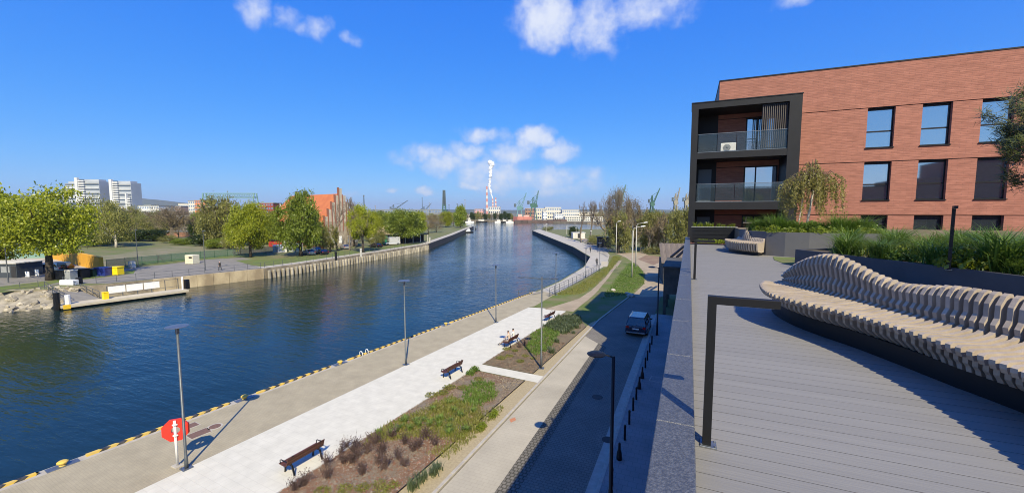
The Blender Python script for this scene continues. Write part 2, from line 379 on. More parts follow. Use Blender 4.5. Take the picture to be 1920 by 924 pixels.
# distant wooded ridge behind the town
mb = MB(); xs = list(range(-900, 1500, 20)); prof = []
for x in xs:
    y = 368 + max(0, (x - 230)) * .10 if x > 230 else 368 - (230 - x) * .008
    y = min(y, 393) + 2.2 * mnoise.noise(Vector((x * .013, 3, 0))) + .8 * mnoise.noise(Vector((x * .06, 9, 0)))
    p = along(x, 5200); prof.append((p, max(12, (HOR - y) * 5200 / F + 11)))
vs = []
for p, h in prof:
    d = Vector((p.x, p.y, 0)).normalized()
    for k, hz in ((-500, -3), (-220, h * .62), (0, h), (500, h * .8), (1200, -3)): vs.append((p.x + d.x * k, p.y + d.y * k, hz))
fs = []
for i in range(len(prof) - 1):
    for k in range(4): a = i * 5 + k; fs.append((a, a + 5, a + 6, a + 1))
mb.add(vs, fs); o = mb.build('hills', mat('wooded hill', (.05, .075, .06), (.085, .095, .07), .006, .95), smooth=True); o['kind'] = 'structure'

# right quay paving
XB = lambda Y: -20.4 + .0815 * Y          # beige / white boundary
XW = lambda Y: -15.23 + .0677 * Y         # white path / beds
XG = lambda Y: -10.85 + .0535 * Y         # bed / gravel
XK = lambda Y: -9.15 + .0235 * Y          # kerb
ANG = math.atan(.0815)
M_beige = mat_brick('beige block paving', (.36, .315, .215), (.335, .295, .205), (.30, .262, .185), .2, .1, 'xy', .008, .2, .9, warp=ANG, pscale=1.1, pr=(.88, 1.08))
M_wpath = mat_brick('pale slab paving', (.58, .56, .475), (.565, .545, .46), (.515, .495, .42), .4, .4, 'xy', .010, .2, .85, warp=ANG, pscale=1.6, offset=.5, pr=(.91, 1.05))
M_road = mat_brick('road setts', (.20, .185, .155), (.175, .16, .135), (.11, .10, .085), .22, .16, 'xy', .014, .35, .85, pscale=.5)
M_strip = mat_brick('parking strip setts', (.40, .365, .285), (.385, .35, .275), (.33, .30, .235), .3, .2, 'xy', .008, .12, .9, pscale=.35)
M_grid = mat_brick('grass grid paving', (.17, .155, .13), (.14, .13, .11), (.07, .065, .05), .2, .2, 'xy', .03, .4, .9, pscale=.5)
M_gravel = mat('pale gravel', (.40, .33, .2), (.30, .245, .145), 9, .95, bump=.4, bscale=40)
M_mulch = mat('bark mulch', (.20, .115, .07), (.20, .165, .12), .55, .95, bump=1.0, bscale=22, contrast=(.42, .58))
M_soil = mat('dry planting soil', (.13, .095, .06), (.19, .15, .085), 1.2, .95, bump=.8, bscale=12)
M_lawn = mat('worn lawn', (.10, .14, .02), (.17, .15, .07), .35, .95, bump=.6, bscale=12, contrast=(.4, .62))
M_dirt = mat('dry dirt', (.36, .29, .2), (.28, .225, .15), .6, .95, bump=.3, bscale=9)
M_dirt2 = mat('red brown earth', (.19, .12, .08), (.24, .17, .11), .5, .95, bump=.4, bscale=6)
M_pave = mat('walkway concrete', (.42, .39, .33), (.35, .325, .275), .6, .9, bump=.15, bscale=8)
M_kerb = mat('concrete kerb', (.42, .39, .33), (.34, .31, .26), 3, .85)
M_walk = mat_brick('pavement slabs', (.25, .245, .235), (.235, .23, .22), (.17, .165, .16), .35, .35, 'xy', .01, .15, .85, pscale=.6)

sheet('quay_paving', [(QS(-30) + .35, -30), (QS(52) + .35, 52), (-18.5, 63), (-16.6, 60), (-16.0, 50.5), (-15.8, 45.8), (XB(44), 44.2), (XB(-30), -30)], 0.0, M_beige)
sheet('white_footpath', [(XB(-30), -30), (XB(44), 44), (XW(44.6), 44.6), (XW(-30), -30)], .004, M_wpath)
sheet('cross_path', [(XW(25.8), 25.8), (XW(24.7), 24.7), (XK(24.4) - .1, 24.35), (XK(25.5) - .1, 25.5)], .008, M_wpath)
sheet('gravel_strip', [(XG(-30), -30), (XG(40), 40), (XK(42) - .1, 42), (XK(-30) - .1, -30)], -.004, M_gravel)
BEDA = [(XW(-20), -20), (XW(24.6), 24.6), (XG(24.3), 24.3), (XG(-20), -20)]
BEDB = [(XW(25.9), 25.9), (XW(42.5), 42.5), (-10.4, 42), (XG(38.5), 38.5), (XG(25.6), 25.6)]
sheet('planting_bed', BEDA, 0.012, M_mulch)
sheet('planting_bed', BEDB, 0.012, M_soil)
K1 = [(XK(-30), -30), (XK(41.5), 41.5), (-7.55, 48), (-6.9, 54.5), (-6.3, 56.5)]
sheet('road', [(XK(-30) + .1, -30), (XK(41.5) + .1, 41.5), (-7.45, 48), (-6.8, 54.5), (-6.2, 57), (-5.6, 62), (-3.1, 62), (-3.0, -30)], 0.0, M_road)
sheet('parking_strip', [(XK(-30) + .14, -30), (XK(35.5) + .14, 35.5), (-6.7, 33.9), (-6.7, -30)], .005, M_strip)
sheet('grid_paving', [(-6.7, -30), (-6.7, 34.0), (-5.9, 33.2), (-5.9, -30)], .009, M_grid)
def ribbon(name, pts, w, z0, z1, m, kind='structure', off=0.0):
    mb = MB(); n = len(pts); L = []; Rr = []
    for i in range(n):
        a = Vector(pts[max(i - 1, 0)]).to_2d(); b = Vector(pts[min(i + 1, n - 1)]).to_2d(); d = (b - a).normalized(); nn = Vector((-d.y, d.x)); p = Vector(pts[i]).to_2d() + nn * off
        L.append(p + nn * w / 2); Rr.append(p - nn * w / 2)
    vs = []
    for a, b in zip(L, Rr): vs += [(a.x, a.y, z0), (a.x, a.y, z1), (b.x, b.y, z1), (b.x, b.y, z0)]
    fs = []
    for i in range(n - 1):
        for k in range(4): a = i * 4 + k; b2 = i * 4 + (k + 1) % 4; fs.append((a, b2, b2 + 4, a + 4))
    fs += [(3, 2, 1, 0), tuple((n - 1) * 4 + k for k in range(4))]
    mb.add(vs, fs); o = mb.build(name, m)
    if kind: o['kind'] = kind
    return o
def kerb_stones(name, pts, w, z1, step):                     # a kerb of single stones, one child each
    root = put(name, None); root['kind'] = 'structure'
    n = int(poly_len(pts) / step); me = MB().bevbox(-step / 2 + .006, step / 2 - .006, -w / 2, w / 2, -.1, z1, .012).mesh('kerb_stone', M_kerb)
    for i in range(n):
        a = lerp_poly(pts, (i + .5) / n); b = lerp_poly(pts, (i + .55) / n); c2 = lerp_poly(pts, (i + .45) / n)
        d = b - c2; put('kerb_stone', me, root, (a.x, a.y, 0), (0, 0, math.atan2(d.y, d.x)))
kerb_stones('road_kerb', [(XK(8), 8), (XK(41.5), 41.5), (-7.55, 48), (-6.9, 54.5), (-6.3, 56.5)], .16, .07, 1.0)
kerb_stones('pavement_kerb', [(-2.95, 12), (-2.95, 46)], .16, .13, 1.0)
sheet('drain_channel', [(-3.42, -30), (-3.42, 46), (-3.06, 46), (-3.06, -30)], .008, M_kerb)
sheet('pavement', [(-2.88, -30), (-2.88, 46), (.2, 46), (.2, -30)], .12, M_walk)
ribbon('bed_edging', [(XG(-10), -10), (XG(24.3), 24.3)], .02, -.02, .06, M_black)
ribbon('bed_edging', [(XG(25.6), 25.6), (XG(38.5), 38.5)], .02, -.02, .06, M_black)
ribbon('path_edging', [(XW(-20), -20), (XW(24.6), 24.6)], .06, -.02, .03, M_kerb)
ribbon('path_edging', [(XW(25.9), 25.9), (XW(43), 43)], .06, -.02, .03, M_kerb)

g = lambda *a: [G(*p) for p in a]
sheet('lawn', g((1000, 575), (1045, 549), (1090, 529), (1140, 500), (1150, 477), (1170, 480), (1195, 497), (1208, 513), (1207, 530), (1182, 557), (1125, 600), (1100, 604), (1066, 584)), .006, M_lawn)
sheet('dirt_road', g((1182, 557), (1207, 533), (1209, 513), (1196, 497), (1172, 482), (1155, 475), (1205, 473), (1236, 488), (1244, 505), (1248, 556)), .01, M_dirt)
sheet('bare_earth', g((1196, 486), (1212, 478), (1240, 481), (1246, 488), (1225, 497)), .015, M_dirt2)
sheet('dirt_track', g((1020, 580), (1085, 560), (1108, 545), (1135, 520), (1150, 500), (1158, 489), (1166, 488), (1158, 500), (1146, 515), (1128, 538), (1110, 556), (1075, 584)), .012, M_dirt)
sheet('track_verge', g((1122, 543), (1140, 522), (1152, 505), (1158, 497), (1155, 506), (1146, 520), (1134, 537)), .016, M_lawn)
sheet('pier_walkway', g((998, 432), (1012, 430), (1085, 452), (1135, 468), (1143, 478), (1138, 496), (1090, 525), (1042, 551), (1012, 545), (1052, 527), (1096, 500), (1107, 481), (1076, 463)), .005, M_pave)
sheet('pier_path', g((1075, 442), (1100, 447), (1150, 470), (1140, 473), (1090, 452)), .010, M_dirt)

# left quay surfaces
M_asph = mat('old asphalt', (.23, .215, .19), (.17, .16, .145), .5, .92)
M_lot = mat('gravel lot', (.22, .19, .125), (.13, .145, .06), .25, .95, bump=.4, bscale=4)
M_lgrass = mat('bank grass', (.10, .16, .022), (.13, .13, .045), .5, .95, bump=.6, bscale=8)
sheet('quay_road', g((-60, 532), (0, 520), (60, 515), (130, 508), (230, 504), (300, 497), (400, 485), (450, 482), (500, 492)) + [Vector(v) for v in ((-76.9, 54.2, 0), (-78.3, 48.4, 0), (-79.6, 43.7, 0), (-81, 38, 0), (-82.6, 33, 0))] + g((118, 531), (84, 537), (60, 540), (-60, 549)), .006, M_asph)
sheet('yard', g((20, 485), (60, 478), (120, 482), (192, 503), (230, 505), (120, 512), (0, 512)), .010, M_pave)
sheet('gravel_lot', g((190, 480), (330, 462), (560, 460), (570, 470), (430, 477), (360, 484), (250, 497), (195, 500)), .010, M_lot)
sheet('grass_verge', g((440, 488), (520, 485), (600, 477), (700, 465), (790, 454)) + [Vector(v) for v in ((-86.3, 119, 0), (-82.2, 92.2, 0), (-80.6, 75, 0), (-79.4, 62, 0), (-79.8, 56, 0))] + g((470, 497),), .012, M_lgrass)
sheet('grass_verge', g((60, 541), (112, 529), (250, 513), (255, 506), (190, 513), (130, 522), (0, 537), (0, 549)), .014, M_lgrass)
sheet('grass_verge', g((240, 500), (360, 488), (500, 480), (500, 474), (360, 483), (250, 492)), .016, M_lgrass)
sheet('quay_walkway', [(-76.75, 54.5), (-76.85, 62), (-78.05, 75), (-79.65, 92.2), (-83.7, 119.7), (-106, 172.9), (-156.2, 285), (-158.6, 283.8), (-108.6, 172), (-86.2, 119), (-82.2, 92), (-80.6, 75), (-79.4, 62), (-79.4, 54.5)], .018, M_pave)
# ------------------------------------------------------------------ terrace
DZ = 9.35
M_fbrick = mat_brick('long facade brick', (.345, .152, .110), (.305, .130, .094), (.27, .124, .094), .50, .09, 'wall', .010, .4, .85, pscale=1.7, pr=(.82, 1.16), pst=(1.5, 1.5, 8))
tb = thing('terrace_building', 'brick building under the terrace, beside the shaded road', 'building', (0, 0, 0))
MB().box(-.15, 22, -32, 26.9, -.3, 9.2).build('wall', M_fbrick, tb)
# deck boards
M_deck = mat('grey composite decking', (.235, .226, .205), (.20, .192, .176), 2.2, .6, bump=.1, bscale=12, stretch=(.22, 5, 1), rand=.035, contrast=(.2, .8), spec=.4)
deck = put('terrace_deck', None); deck['kind'] = 'structure'
NB = 171; pitch = .156
bm_ = MB(); bm_.box(-4.6, 4.6, -.0760, .0760, -.03, 0); bm_.m = [1, 0, 1, 1, 1, 1]; me = bm_.mesh('deck_board', [M_deck, mat('painted seam shade', (.02, .019, .018), rough=.95)])  # seam shade painted on the board sides, so the gaps stay dark in sun
rd = random.Random(11)
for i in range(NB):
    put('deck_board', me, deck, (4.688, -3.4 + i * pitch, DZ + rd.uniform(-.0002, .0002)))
# parapet with granite coping slabs
M_gran = mat('flamed granite', (.06, .065, .078), (.13, .136, .15), 55, .40, bump=.35, bscale=110, contrast=(.42, .68), detail=8, spec=.6)
pp = thing('parapet', 'low parapet with dark speckled granite coping along the terrace edge', 'parapet', (0, 0, 0))
MB().box(-.15, .06, -32, 26.7, 9.2, 9.462).build('wall', M_dark, pp)
y = -3.0; k = 0
while y < 26.6:
    L = [1.52, 1.5, 1.54, 1.49][k % 4]
    MB().bevbox(-.172, .083, -L / 2 + .004, L / 2 - .004, 0, .04, .006).build('coping_slab', M_gran, pp, (rd.uniform(-.001, .001), y + L / 2, 9.462 + rd.uniform(-.001, .001)))
    y += L; k += 1
# black L-shaped garden lights
def l_light(label, loc, h, arm, rz):
    t = thing('garden_light', label, 'garden light', loc, rz, 'black angled garden lights')
    s = .055
    MB().bevbox(-s / 2, s / 2, -s / 2, s / 2, 0, h, .003).build('post', M_black, t)
    MB().bevbox(s / 2, arm, -s / 2, s / 2, h - .055, h - .001, .003).build('arm', M_black, t)
    MB().box(s / 2 + .06, arm - .03, -s / 2 + .012, s / 2 - .012, h - .058, h - .0545).build('diffuser', M_white, t)
    b = MB().bevbox(-.045, .065, -.05, .05, 0, .008, .002).build('base_plate', M_zinc, t)
    for sx, sy in ((-.034, -.036), (.054, -.036), (.054, .036)): MB().lathe([(.007, .008), (.007, .016), (.004, .018)], 6, c=(sx, sy, 0)).build('bolt', M_zinc, b)
    return t
l_light('black angled light post standing nearest on the deck beside the coping', (.165, 3.13, DZ), 1.075, .40, 0)
l_light('far slim black light post on the deck edge near the end of the coping', (.165, 11.0, DZ), .98, .42, 0)

# planter beside the long bench
M_plant = mat('anthracite planter render', (.055, .055, .062), (.045, .045, .052), 2, .6)
PA, PB, PC = Vector((3.05, 15.1)), Vector((5.53, 10.3)), Vector((7.4, 6.4))
PD = Vector((4.3, 16.2))
pz = 9.86
pl = thing('planter', 'black planter wall filled with tall grasses behind the long bench', 'planter', (3.05, 15.1, DZ))
def wallseg(a, b, th, z0, z1, mats, name, parent, base):
    a, b = Vector(a).to_2d(), Vector(b).to_2d(); d = (b - a).normalized(); nn = Vector((-d.y, d.x)) * th
    P = [a, b, b + nn, a + nn]; base = Vector(base)
    return MB().prism([(p.x - base.x, p.y - base.y) for p in P], z0 - base.z, z1 - base.z).build(name, mats, parent)
wallseg(PA, PB, .12, DZ, pz, M_plant, 'front_wall', pl, (3.05, 15.1, DZ))
wallseg(PB, PC, .12, DZ, pz, M_plant, 'front_wall', pl, (3.05, 15.1, DZ))
wallseg(PD, PA + Vector((.05, .06)), .12, DZ, pz - .003, M_plant, 'end_wall', pl, (3.05, 15.1, DZ))
sp = [PA + Vector((.12, 0)), PB + Vector((.12, .05)), PC + Vector((.1, 0)), Vector((12.5, 8)), Vector((12.5, 17)), PD]
MB().prism([(p.x - 3.05, p.y - 15.1) for p in sp], 0.02, pz - DZ - .05).build('soil', M_soil, pl)
# curved grey planter further back
CP = [Vector((2.05, 20.6)), Vector((2.12, 19.6)), Vector((2.36, 18.85)), Vector((2.75, 18.35)), Vector((3.3, 18.0)), Vector((4.0, 17.8)), Vector((5.0, 17.75)), Vector((6.5, 17.9))]
p2 = thing('planter', 'curved dark grey planter wall behind the small far bench', 'planter', (2.75, 18.35, DZ))
M_plant2 = mat('slate grey planter render', (.10, .10, .108), (.085, .085, .093), 2, .65)
mb = MB(); th = .12; zt = 10.26 - DZ
In, Out = [], []
for i, p in enumerate(CP):
    d = (CP[min(i + 1, len(CP) - 1)] - CP[max(i - 1, 0)]).normalized(); nn = Vector((-d.y, d.x)); Out.append(p); In.append(p + nn * th)
vs = []
for a, b in zip(Out, In):
    for q, z in ((a, 0), (a, zt), (b, zt), (b, 0)): vs.append((q.x - 2.75, q.y - 18.35, z))
fs = []
for i in range(len(CP) - 1):
    for k in range(4): a = i * 4 + k; b = i * 4 + (k + 1) % 4; fs.append((a, a + 4, b + 4, b))
fs += [(0, 1, 2, 3), tuple(reversed([(len(CP) - 1) * 4 + k for k in range(4)]))]
mb.add(vs, fs).build('curved_wall', M_plant2, p2)
sp2 = [p for p in In] + [Vector((12.5, 18)), Vector((12.5, 24.5)), Vector((2.2, 24.5))]
MB().prism([(p.x - 2.75, p.y - 18.35) for p in sp2], .02, zt - .05).build('soil', M_soil, p2)
# slatted black planter box closing the deck
p3 = thing('planter_box', 'low black slatted planter box at the far end of the deck', 'planter', (0, 23.5, DZ))
for k in range(4): MB().box(.15, 2.3, .8, .84, .06 + k * .2, .24 + k * .2).build('slat', M_black, p3)
MB().box(.17, 2.28, .85, 2.0, 0, .8).build('body', M_black, p3)
MB().box(.12, 2.34, .76, .9, .86, .885).build('top_rail', M_grey, p3)
sheet('grass_patch', [(2.9, 17.7), (2.75, 16.6), (2.85, 15.6), (3.15, 14.9), (4.2, 16.2), (4.4, 17.7)], DZ + .012, M_lgrass)

# ------------------------------------------------------------------ the long fin bench
M_fin = mat('bleached larch', (.40, .335, .265), (.28, .225, .172), 5, .75, stretch=(1, 1, 1), bump=.1, bscale=40, rand=.12, coord='obj', contrast=(.3, .8))
def catmull(P, n):
    P = [Vector(p) for p in P]; Q = [P[0] * 2 - P[1]] + P + [P[-1] * 2 - P[-2]]; out = []
    segs = len(P) - 1
    for i in range(n):
        t = i / (n - 1) * segs; k = min(int(t), segs - 1); u = t - k
        a, b, c, d = Q[k:k + 4]
        out.append(.5 * ((2 * b) + (c - a) * u + (2 * a - 5 * b + 4 * c - d) * u * u + (3 * b - a - 3 * c + d) * u ** 3))
    return out
def interp(tab, x):
    if x <= tab[0][0]: return tab[0][1]
    for (a, b), (c, d) in zip(tab, tab[1:]):
        if x <= c: return b + (d - b) * (x - a) / (c - a)
    return tab[-1][1]
def fin_mesh(prof, th, a, d, base):                     # profile (u,v) in the vertical plane through a along d
    mb = MB(); nrm = Vector((-d.y, d.x, 0)) * th / 2; n = len(prof); vs = []
    for s in (-1, 1):
        for u, v in prof: vs.append(Vector((a.x - base[0], a.y - base[1], v)) + Vector((d.x, d.y, 0)) * u + nrm * s)
    fs = [tuple(range(n)), tuple(reversed(range(n, 2 * n)))]
    for i in range(n): j = (i + 1) % n; fs.append((i, n + i, n + j, j))
    bm = bmesh.new(); V = [bm.verts.new(v) for v in vs]
    for f in fs: bm.faces.new([V[i] for i in f])
    bmesh.ops.recalc_face_normals(bm, faces=bm.faces)
    me = bpy.data.meshes.new('fin'); bm.to_mesh(me); bm.free(); me.materials.append(M_fin); return me
Fp = [(1.30, 8.55), (1.13, 7.9), (1.10, 7.2), (1.22, 6.55), (1.48, 5.98), (1.80, 5.5), (2.05, 5.02), (2.22, 4.6), (2.32, 4.15), (2.38, 3.6), (2.42, 3.0)]
Jp = [(1.60, 8.62), (1.70, 8.18), (1.96, 7.66), (2.20, 7.2), (2.44, 6.68), (2.72, 6.12), (2.92, 5.72), (3.06, 5.34), (3.17, 4.92), (3.25, 4.38), (3.3, 3.8)]
Fp = [(1.17, 7.95), (1.07, 7.5), (1.09, 6.9), (1.30, 6.44), (1.62, 6.03), (1.87, 5.58), (2.03, 5.19), (2.10, 4.95), (2.15, 4.77), (2.21, 4.53), (2.255, 4.32), (2.30, 3.95), (2.33, 3.5), (2.34, 3.0)]
Jp = [(1.45, 8.02), (1.55, 7.66), (1.75, 7.18), (1.95, 6.73), (2.15, 6.27), (2.33, 5.80), (2.49, 5.43), (2.59, 5.25), (2.69, 5.13), (2.80, 4.98), (2.89, 4.82), (2.98, 4.47), (3.03, 4.0), (3.05, 3.5)]
NF = 58
_f, _j = catmull([(*p, 0) for p in Fp], 600), catmull([(*p, 0) for p in Jp], 600)
_c = [0.0]
for _k in range(1, 600): _c.append(_c[-1] + ((_f[_k] - _f[_k - 1]).length + (_j[_k] - _j[_k - 1]).length) / 2)
FF, JJ, _q = [], [], 0
for _k in range(NF):
    while _q < 599 and _c[_q] < _c[-1] * _k / (NF - 1): _q += 1
    FF.append(_f[_q]); JJ.append(_j[_q])
TOPS = [(1470, 524), (1485, 505), (1500, 492), (1522, 481), (1545, 475), (1570, 476), (1600, 490), (1640, 511), (1690, 530), (1740, 534), (1780, 534), (1830, 541), (1880, 550), (1920, 557), (2000, 570)]
def to_px(p):
    v = Vector(p) - CAM; w = v.dot(FW); return CX + F * v.dot(RT) / w
bench = thing('slatted_bench', 'long wavy bench of bleached wooden fins on the deck in front of the planter', 'bench', (1.9, 6.2, DZ))
SH = .50
for i in range(NF):
    a, j = FF[i], JJ[i]; d = j - a; L = d.length; d.normalize(); t = i / (NF - 1)
    q = a + d * (L + .1); px = to_px((q.x, q.y, DZ + .7))
    zt_ = height_at(q, px, interp(TOPS, px)) - DZ
    bh = max(.08, zt_ - SH)
    wob = .03 * math.sin(t * 17)
    low = .215 + .03 * math.sin(t * 9)
    ov = .10 * max(0, 1 - t * 1.6)                          # the crest of the wave leans over the seat at the left end
    lip = .10 + .03 * math.sin(t * 11)
    prof = [(.0, SH - .012), (.004, SH - .05), (.03, SH - .09), (.16 + lip * .3, SH - .11), (.175 + lip * .3, SH - .15), (.18 + lip * .3, SH - .20), (.22 + lip * .3, SH - .24), (.30 + wob, low + .01), (L * .6, low - .01), (L + .02, low), (L + .10, SH - .1),
            (L + .13, SH), (L + .15, SH + .35 * bh), (L + .16 - ov * .5, SH + .75 * bh), (L + .19 - ov, SH + bh - .03), (L + .175 - ov, SH + bh - .005), (L + .14 - ov, SH + bh), (L + .10 - ov, SH + bh - .025),
            (L + .045 - ov * .6, SH + .72 * bh), (L + .045, SH + .42 * bh), (L + .005, SH + .26 * bh), (L + .02, SH + .1 * bh), (L - .03, SH + .012), (L * .6, SH - .02), (.12, SH), (.03, SH + .003)]
    put('fin', fin_mesh(prof, .040, a, d, (1.9, 6.2)), bench)
# recessed plinth and steel rails that carry the fins
mb = MB()
for i in range(0, NF - 1):
    def sq(k, f, w):
        a, j = FF[k], JJ[k]; p = a.lerp(j, f); return (p.x - 1.9, p.y - 6.2)
    a1, a2, b1, b2 = sq(i, .55, 0), sq(i, .95, 0), sq(i + 1, .55, 0), sq(i + 1, .95, 0)
    mb.add([(*a1, .0), (*a2, .0), (*b2, .0), (*b1, .0), (*a1, .2), (*a2, .2), (*b2, .2), (*b1, .2)], [(4, 5, 6, 7), (0, 4, 7, 3), (1, 2, 6, 5), (0, 1, 5, 4), (3, 7, 6, 2)])
mb.build('plinth', M_black, bench)
mb = MB(); mb.tube([((FF[i].lerp(JJ[i], .8)).x - 1.9, (FF[i].lerp(JJ[i], .8)).y - 6.2, .19) for i in range(NF)], .018, 6); mb.build('support_rail', M_black, bench)
# small far bench of the same kind
Fb = [(1.50, 20.4), (1.42, 19.6), (1.55, 18.8), (1.90, 18.15), (2.35, 17.75)]
Jb = [(1.98, 20.4), (1.98, 19.75), (2.12, 19.25), (2.40, 18.75), (2.66, 18.35)]
N2 = 24; F2, J2 = catmull([(*p, 0) for p in Fb], N2), catmull([(*p, 0) for p in Jb], N2)
b2 = thing('slatted_bench', 'small curved bench of wooden fins against the grey planter', 'bench', (1.9, 19, DZ))
TOP2 = [(1388, 452), (1396, 430), (1402, 437), (1410, 445), (1428, 447), (1440, 449)]
for i in range(N2):
    a, j = F2[i], J2[i]; d = j - a; L = d.length; d.normalize(); q = a + d * (L - .02); px = to_px((q.x, q.y, DZ + .7))
    bh = max(.1, min(.62, height_at(q, px, interp(TOP2, px)) - DZ - SH))
    prof = [(.0, SH - .015), (.015, SH - .07), (.07, .2), (.14, .14), (L * .7, .1), (L, .12), (L + .04, SH), (L + .07, SH + bh), (L + .02, SH + bh + .005), (L - .03, SH + .4 * bh), (L - .05, SH + .01), (L * .5, SH - .02), (.05, SH)]
    put('fin', fin_mesh(prof, .055, a, d, (1.9, 19)), b2)
mb = MB()
for i in range(N2 - 1):
    pts = [F2[i].lerp(J2[i], .35), F2[i].lerp(J2[i], .95), F2[i + 1].lerp(J2[i + 1], .95), F2[i + 1].lerp(J2[i + 1], .35)]
    P = [(p.x - 1.9, p.y - 19) for p in pts]
    mb.add([(*p, 0) for p in P] + [(*p, .13) for p in P], [(4, 5, 6, 7), (0, 4, 7, 3), (1, 2, 6, 5), (0, 1, 5, 4), (3, 7, 6, 2)])
mb.build('plinth', M_black, b2)

# ------------------------------------------------------------------ brick apartment building
FY, BY = 29.2, 39.5
bd = thing('apartment_building', 'red brick apartment building with black framed balconies at the end of the terrace', 'building', (1.47, FY, 0))
def B(x0, x1, y0, y1, z0, z1): return MB().box(x0 - 1.47, x1 - 1.47, y0 - FY, y1 - FY, z0, z1)
wx = [8.9 + 2.32 * k for k in range(-1, 9)]; wx = [x for x in wx if x > 8]
WW, ROWS = 1.2, [(14.56, 16.72), (11.68, 13.77), (8.72, 10.82)]
X0, X1 = 1.47, 31.5; TH = .35
mb = MB()
def bb(x0, x1, z0, z1, y0=FY, y1=FY + TH): mb.box(x0 - 1.47, x1 - 1.47, y0 - FY, y1 - FY, z0, z1)
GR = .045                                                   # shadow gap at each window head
levels = [0, ROWS[2][0], ROWS[2][1], ROWS[1][0], ROWS[1][1], ROWS[0][0], ROWS[0][1], 19.06]
bb(X0, X1, 0, ROWS[2][0])
for r, (z0, z1) in enumerate(ROWS):
    edges = [X0] + [e for x in wx for e in (x, x + WW)] + [X1]
    for k in range(0, len(edges), 2): bb(edges[k], edges[k + 1], z0, z1)
    top = [ROWS[0][0], 19.06][0] if False else (19.06 if r == 0 else ROWS[r - 1][0])
    bb(X0, X1, z1 + GR, top)
mb.build('wall', M_fbrick, bd)
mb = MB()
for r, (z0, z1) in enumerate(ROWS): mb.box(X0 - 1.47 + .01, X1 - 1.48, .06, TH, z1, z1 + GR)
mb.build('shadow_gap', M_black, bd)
B(X0, X0 + TH, FY + TH, BY, 0, 19.06).build('side_wall', mat('charcoal cladding', (.03, .031, .035), (.04, .041, .045), 2, .5), bd)
B(X0 + TH, X1, BY - TH, BY, 0, 19.06).build('back_wall', M_fbrick, bd)
B(X0 + TH, X1, FY + TH, BY - TH, 18.4, 18.7).build('roof', M_dark, bd)
B(X0 - .03, X1, FY - .03, BY + .03, 19.062, 19.13).build('roof_coping', M_black, bd)
B(X1 - TH, X1, FY + TH, BY - TH, 0, 18.4).build('party_wall', M_fbrick, bd)
M_curt = mat('pale curtain', (.45, .44, .40), (.3, .3, .28), 3, .9, stretch=(9, 9, .2))
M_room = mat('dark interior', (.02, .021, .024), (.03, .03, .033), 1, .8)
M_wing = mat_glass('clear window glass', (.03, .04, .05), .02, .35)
frame_me = None
for r, (z0, z1) in enumerate(ROWS):
    for ci, x in enumerate(wx):
        H = z1 - z0; w = MB(); t = .06
        w.box(0, t, 0, .07, 0, H).box(WW - t, WW, 0, .07, 0, H).box(t, WW - t, 0, .07, H - t - .05, H).box(t, WW - t, 0, .07, 0, t).box(t, WW - t, 0, .07, H * .40, H * .40 + .075)
        wo_ = w.build('window', M_black, bd, (x - 1.47, .20, z0))
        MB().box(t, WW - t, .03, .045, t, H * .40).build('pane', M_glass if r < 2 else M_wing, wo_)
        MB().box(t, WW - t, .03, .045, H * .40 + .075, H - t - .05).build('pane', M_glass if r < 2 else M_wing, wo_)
        MB().box(-.03, WW + .03, -.26, .0, -.045, 0.003).build('sill', M_black, wo_)
        if r == 2 and ci < 2:
            cv = MB()
            for q in range(11): cv.box(.08 + q * .055, .08 + q * .055 + .05, .12 + .02 * (q % 2), .15 + .02 * (q % 2), .1, H - .1)
            cv.build('curtain', M_curt, wo_)
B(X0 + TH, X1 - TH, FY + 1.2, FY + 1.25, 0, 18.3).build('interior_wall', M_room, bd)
# balcony block
bl = MB(); BX0, BX1, BYF = -.06, 5.40, 27.0; TZ = 17.36
bl_root = B(BX0, BX0 + .36, BYF, FY, 7.5, TZ).build('balcony_frame', M_dark, bd)
def BB(name, m, x0, x1, y0, y1, z0, z1): return MB().box(x0 - 1.47, x1 - 1.47, y0 - FY, y1 - FY, z0, z1).build(name, m, bl_root)
BB('right_cheek', M_dark, 4.82, BX1, BYF, FY, 7.5, TZ)
BB('canopy', M_dark, BX0 + .36, 4.82, BYF, FY, 17.02, TZ)
BB('canopy_flashing', M_black, BX0 - .03, BX1 + .03, BYF - .03, FY, TZ + .002, TZ + .05)
for z0, z1 in ((14.13, 14.5), (11.16, 11.6), (8.2, 8.6)): BB('balcony_slab', M_dark, BX0 + .36, 4.82, BYF + .02, FY, z0, z1)
B(BX0 + .36, X0, FY, FY + .3, 7.5, TZ - .1).build('recess_wall', M_dark, bd)
M_bal = mat_glass('balustrade glass', (.06, .09, .11), .04, .80)
for zs in (14.5, 11.6):
    gx = [.34, 1.35, 2.35, 3.35, 4.8]
    for k in range(4):
        q = BB('glass_panel', M_bal, gx[k] + .015, gx[k + 1] - .015, BYF + .10, BYF + .115, zs + .03, zs + 1.05)
    BB('handrail', M_zinc, .32, 4.81, BYF + .09, BYF + .125, zs + 1.052, zs + 1.075)
    BB('base_channel', M_zinc, .32, 4.81, BYF + .085, BYF + .13, zs + .001, zs + .03)
# balcony doors on the recessed brick wall
for zs, dx0, dx1 in ((14.5, 3.0, 4.75), (11.6, 3.0, 4.75), (8.6, 3.0, 4.75)):
    dd = B(dx0, dx1, FY - .06, FY - .002, zs, zs + 2.2).build('balcony_door', M_black, bd)
    m1 = dx0 + .62
    for a, b_ in ((dx0 + .07, m1 - .04), (m1 + .04, dx1 - .07)): MB().box(a - 1.47, b_ - 1.47, -.066, -.061, zs + .08, zs + 2.12).build('pane', M_glass, dd)
    if zs > 14: MB().box(dx0 + .1 - 1.47, m1 - .07 - 1.47, -.085, -.067, zs + .9, zs + .96).build('door_handle', M_black, dd)
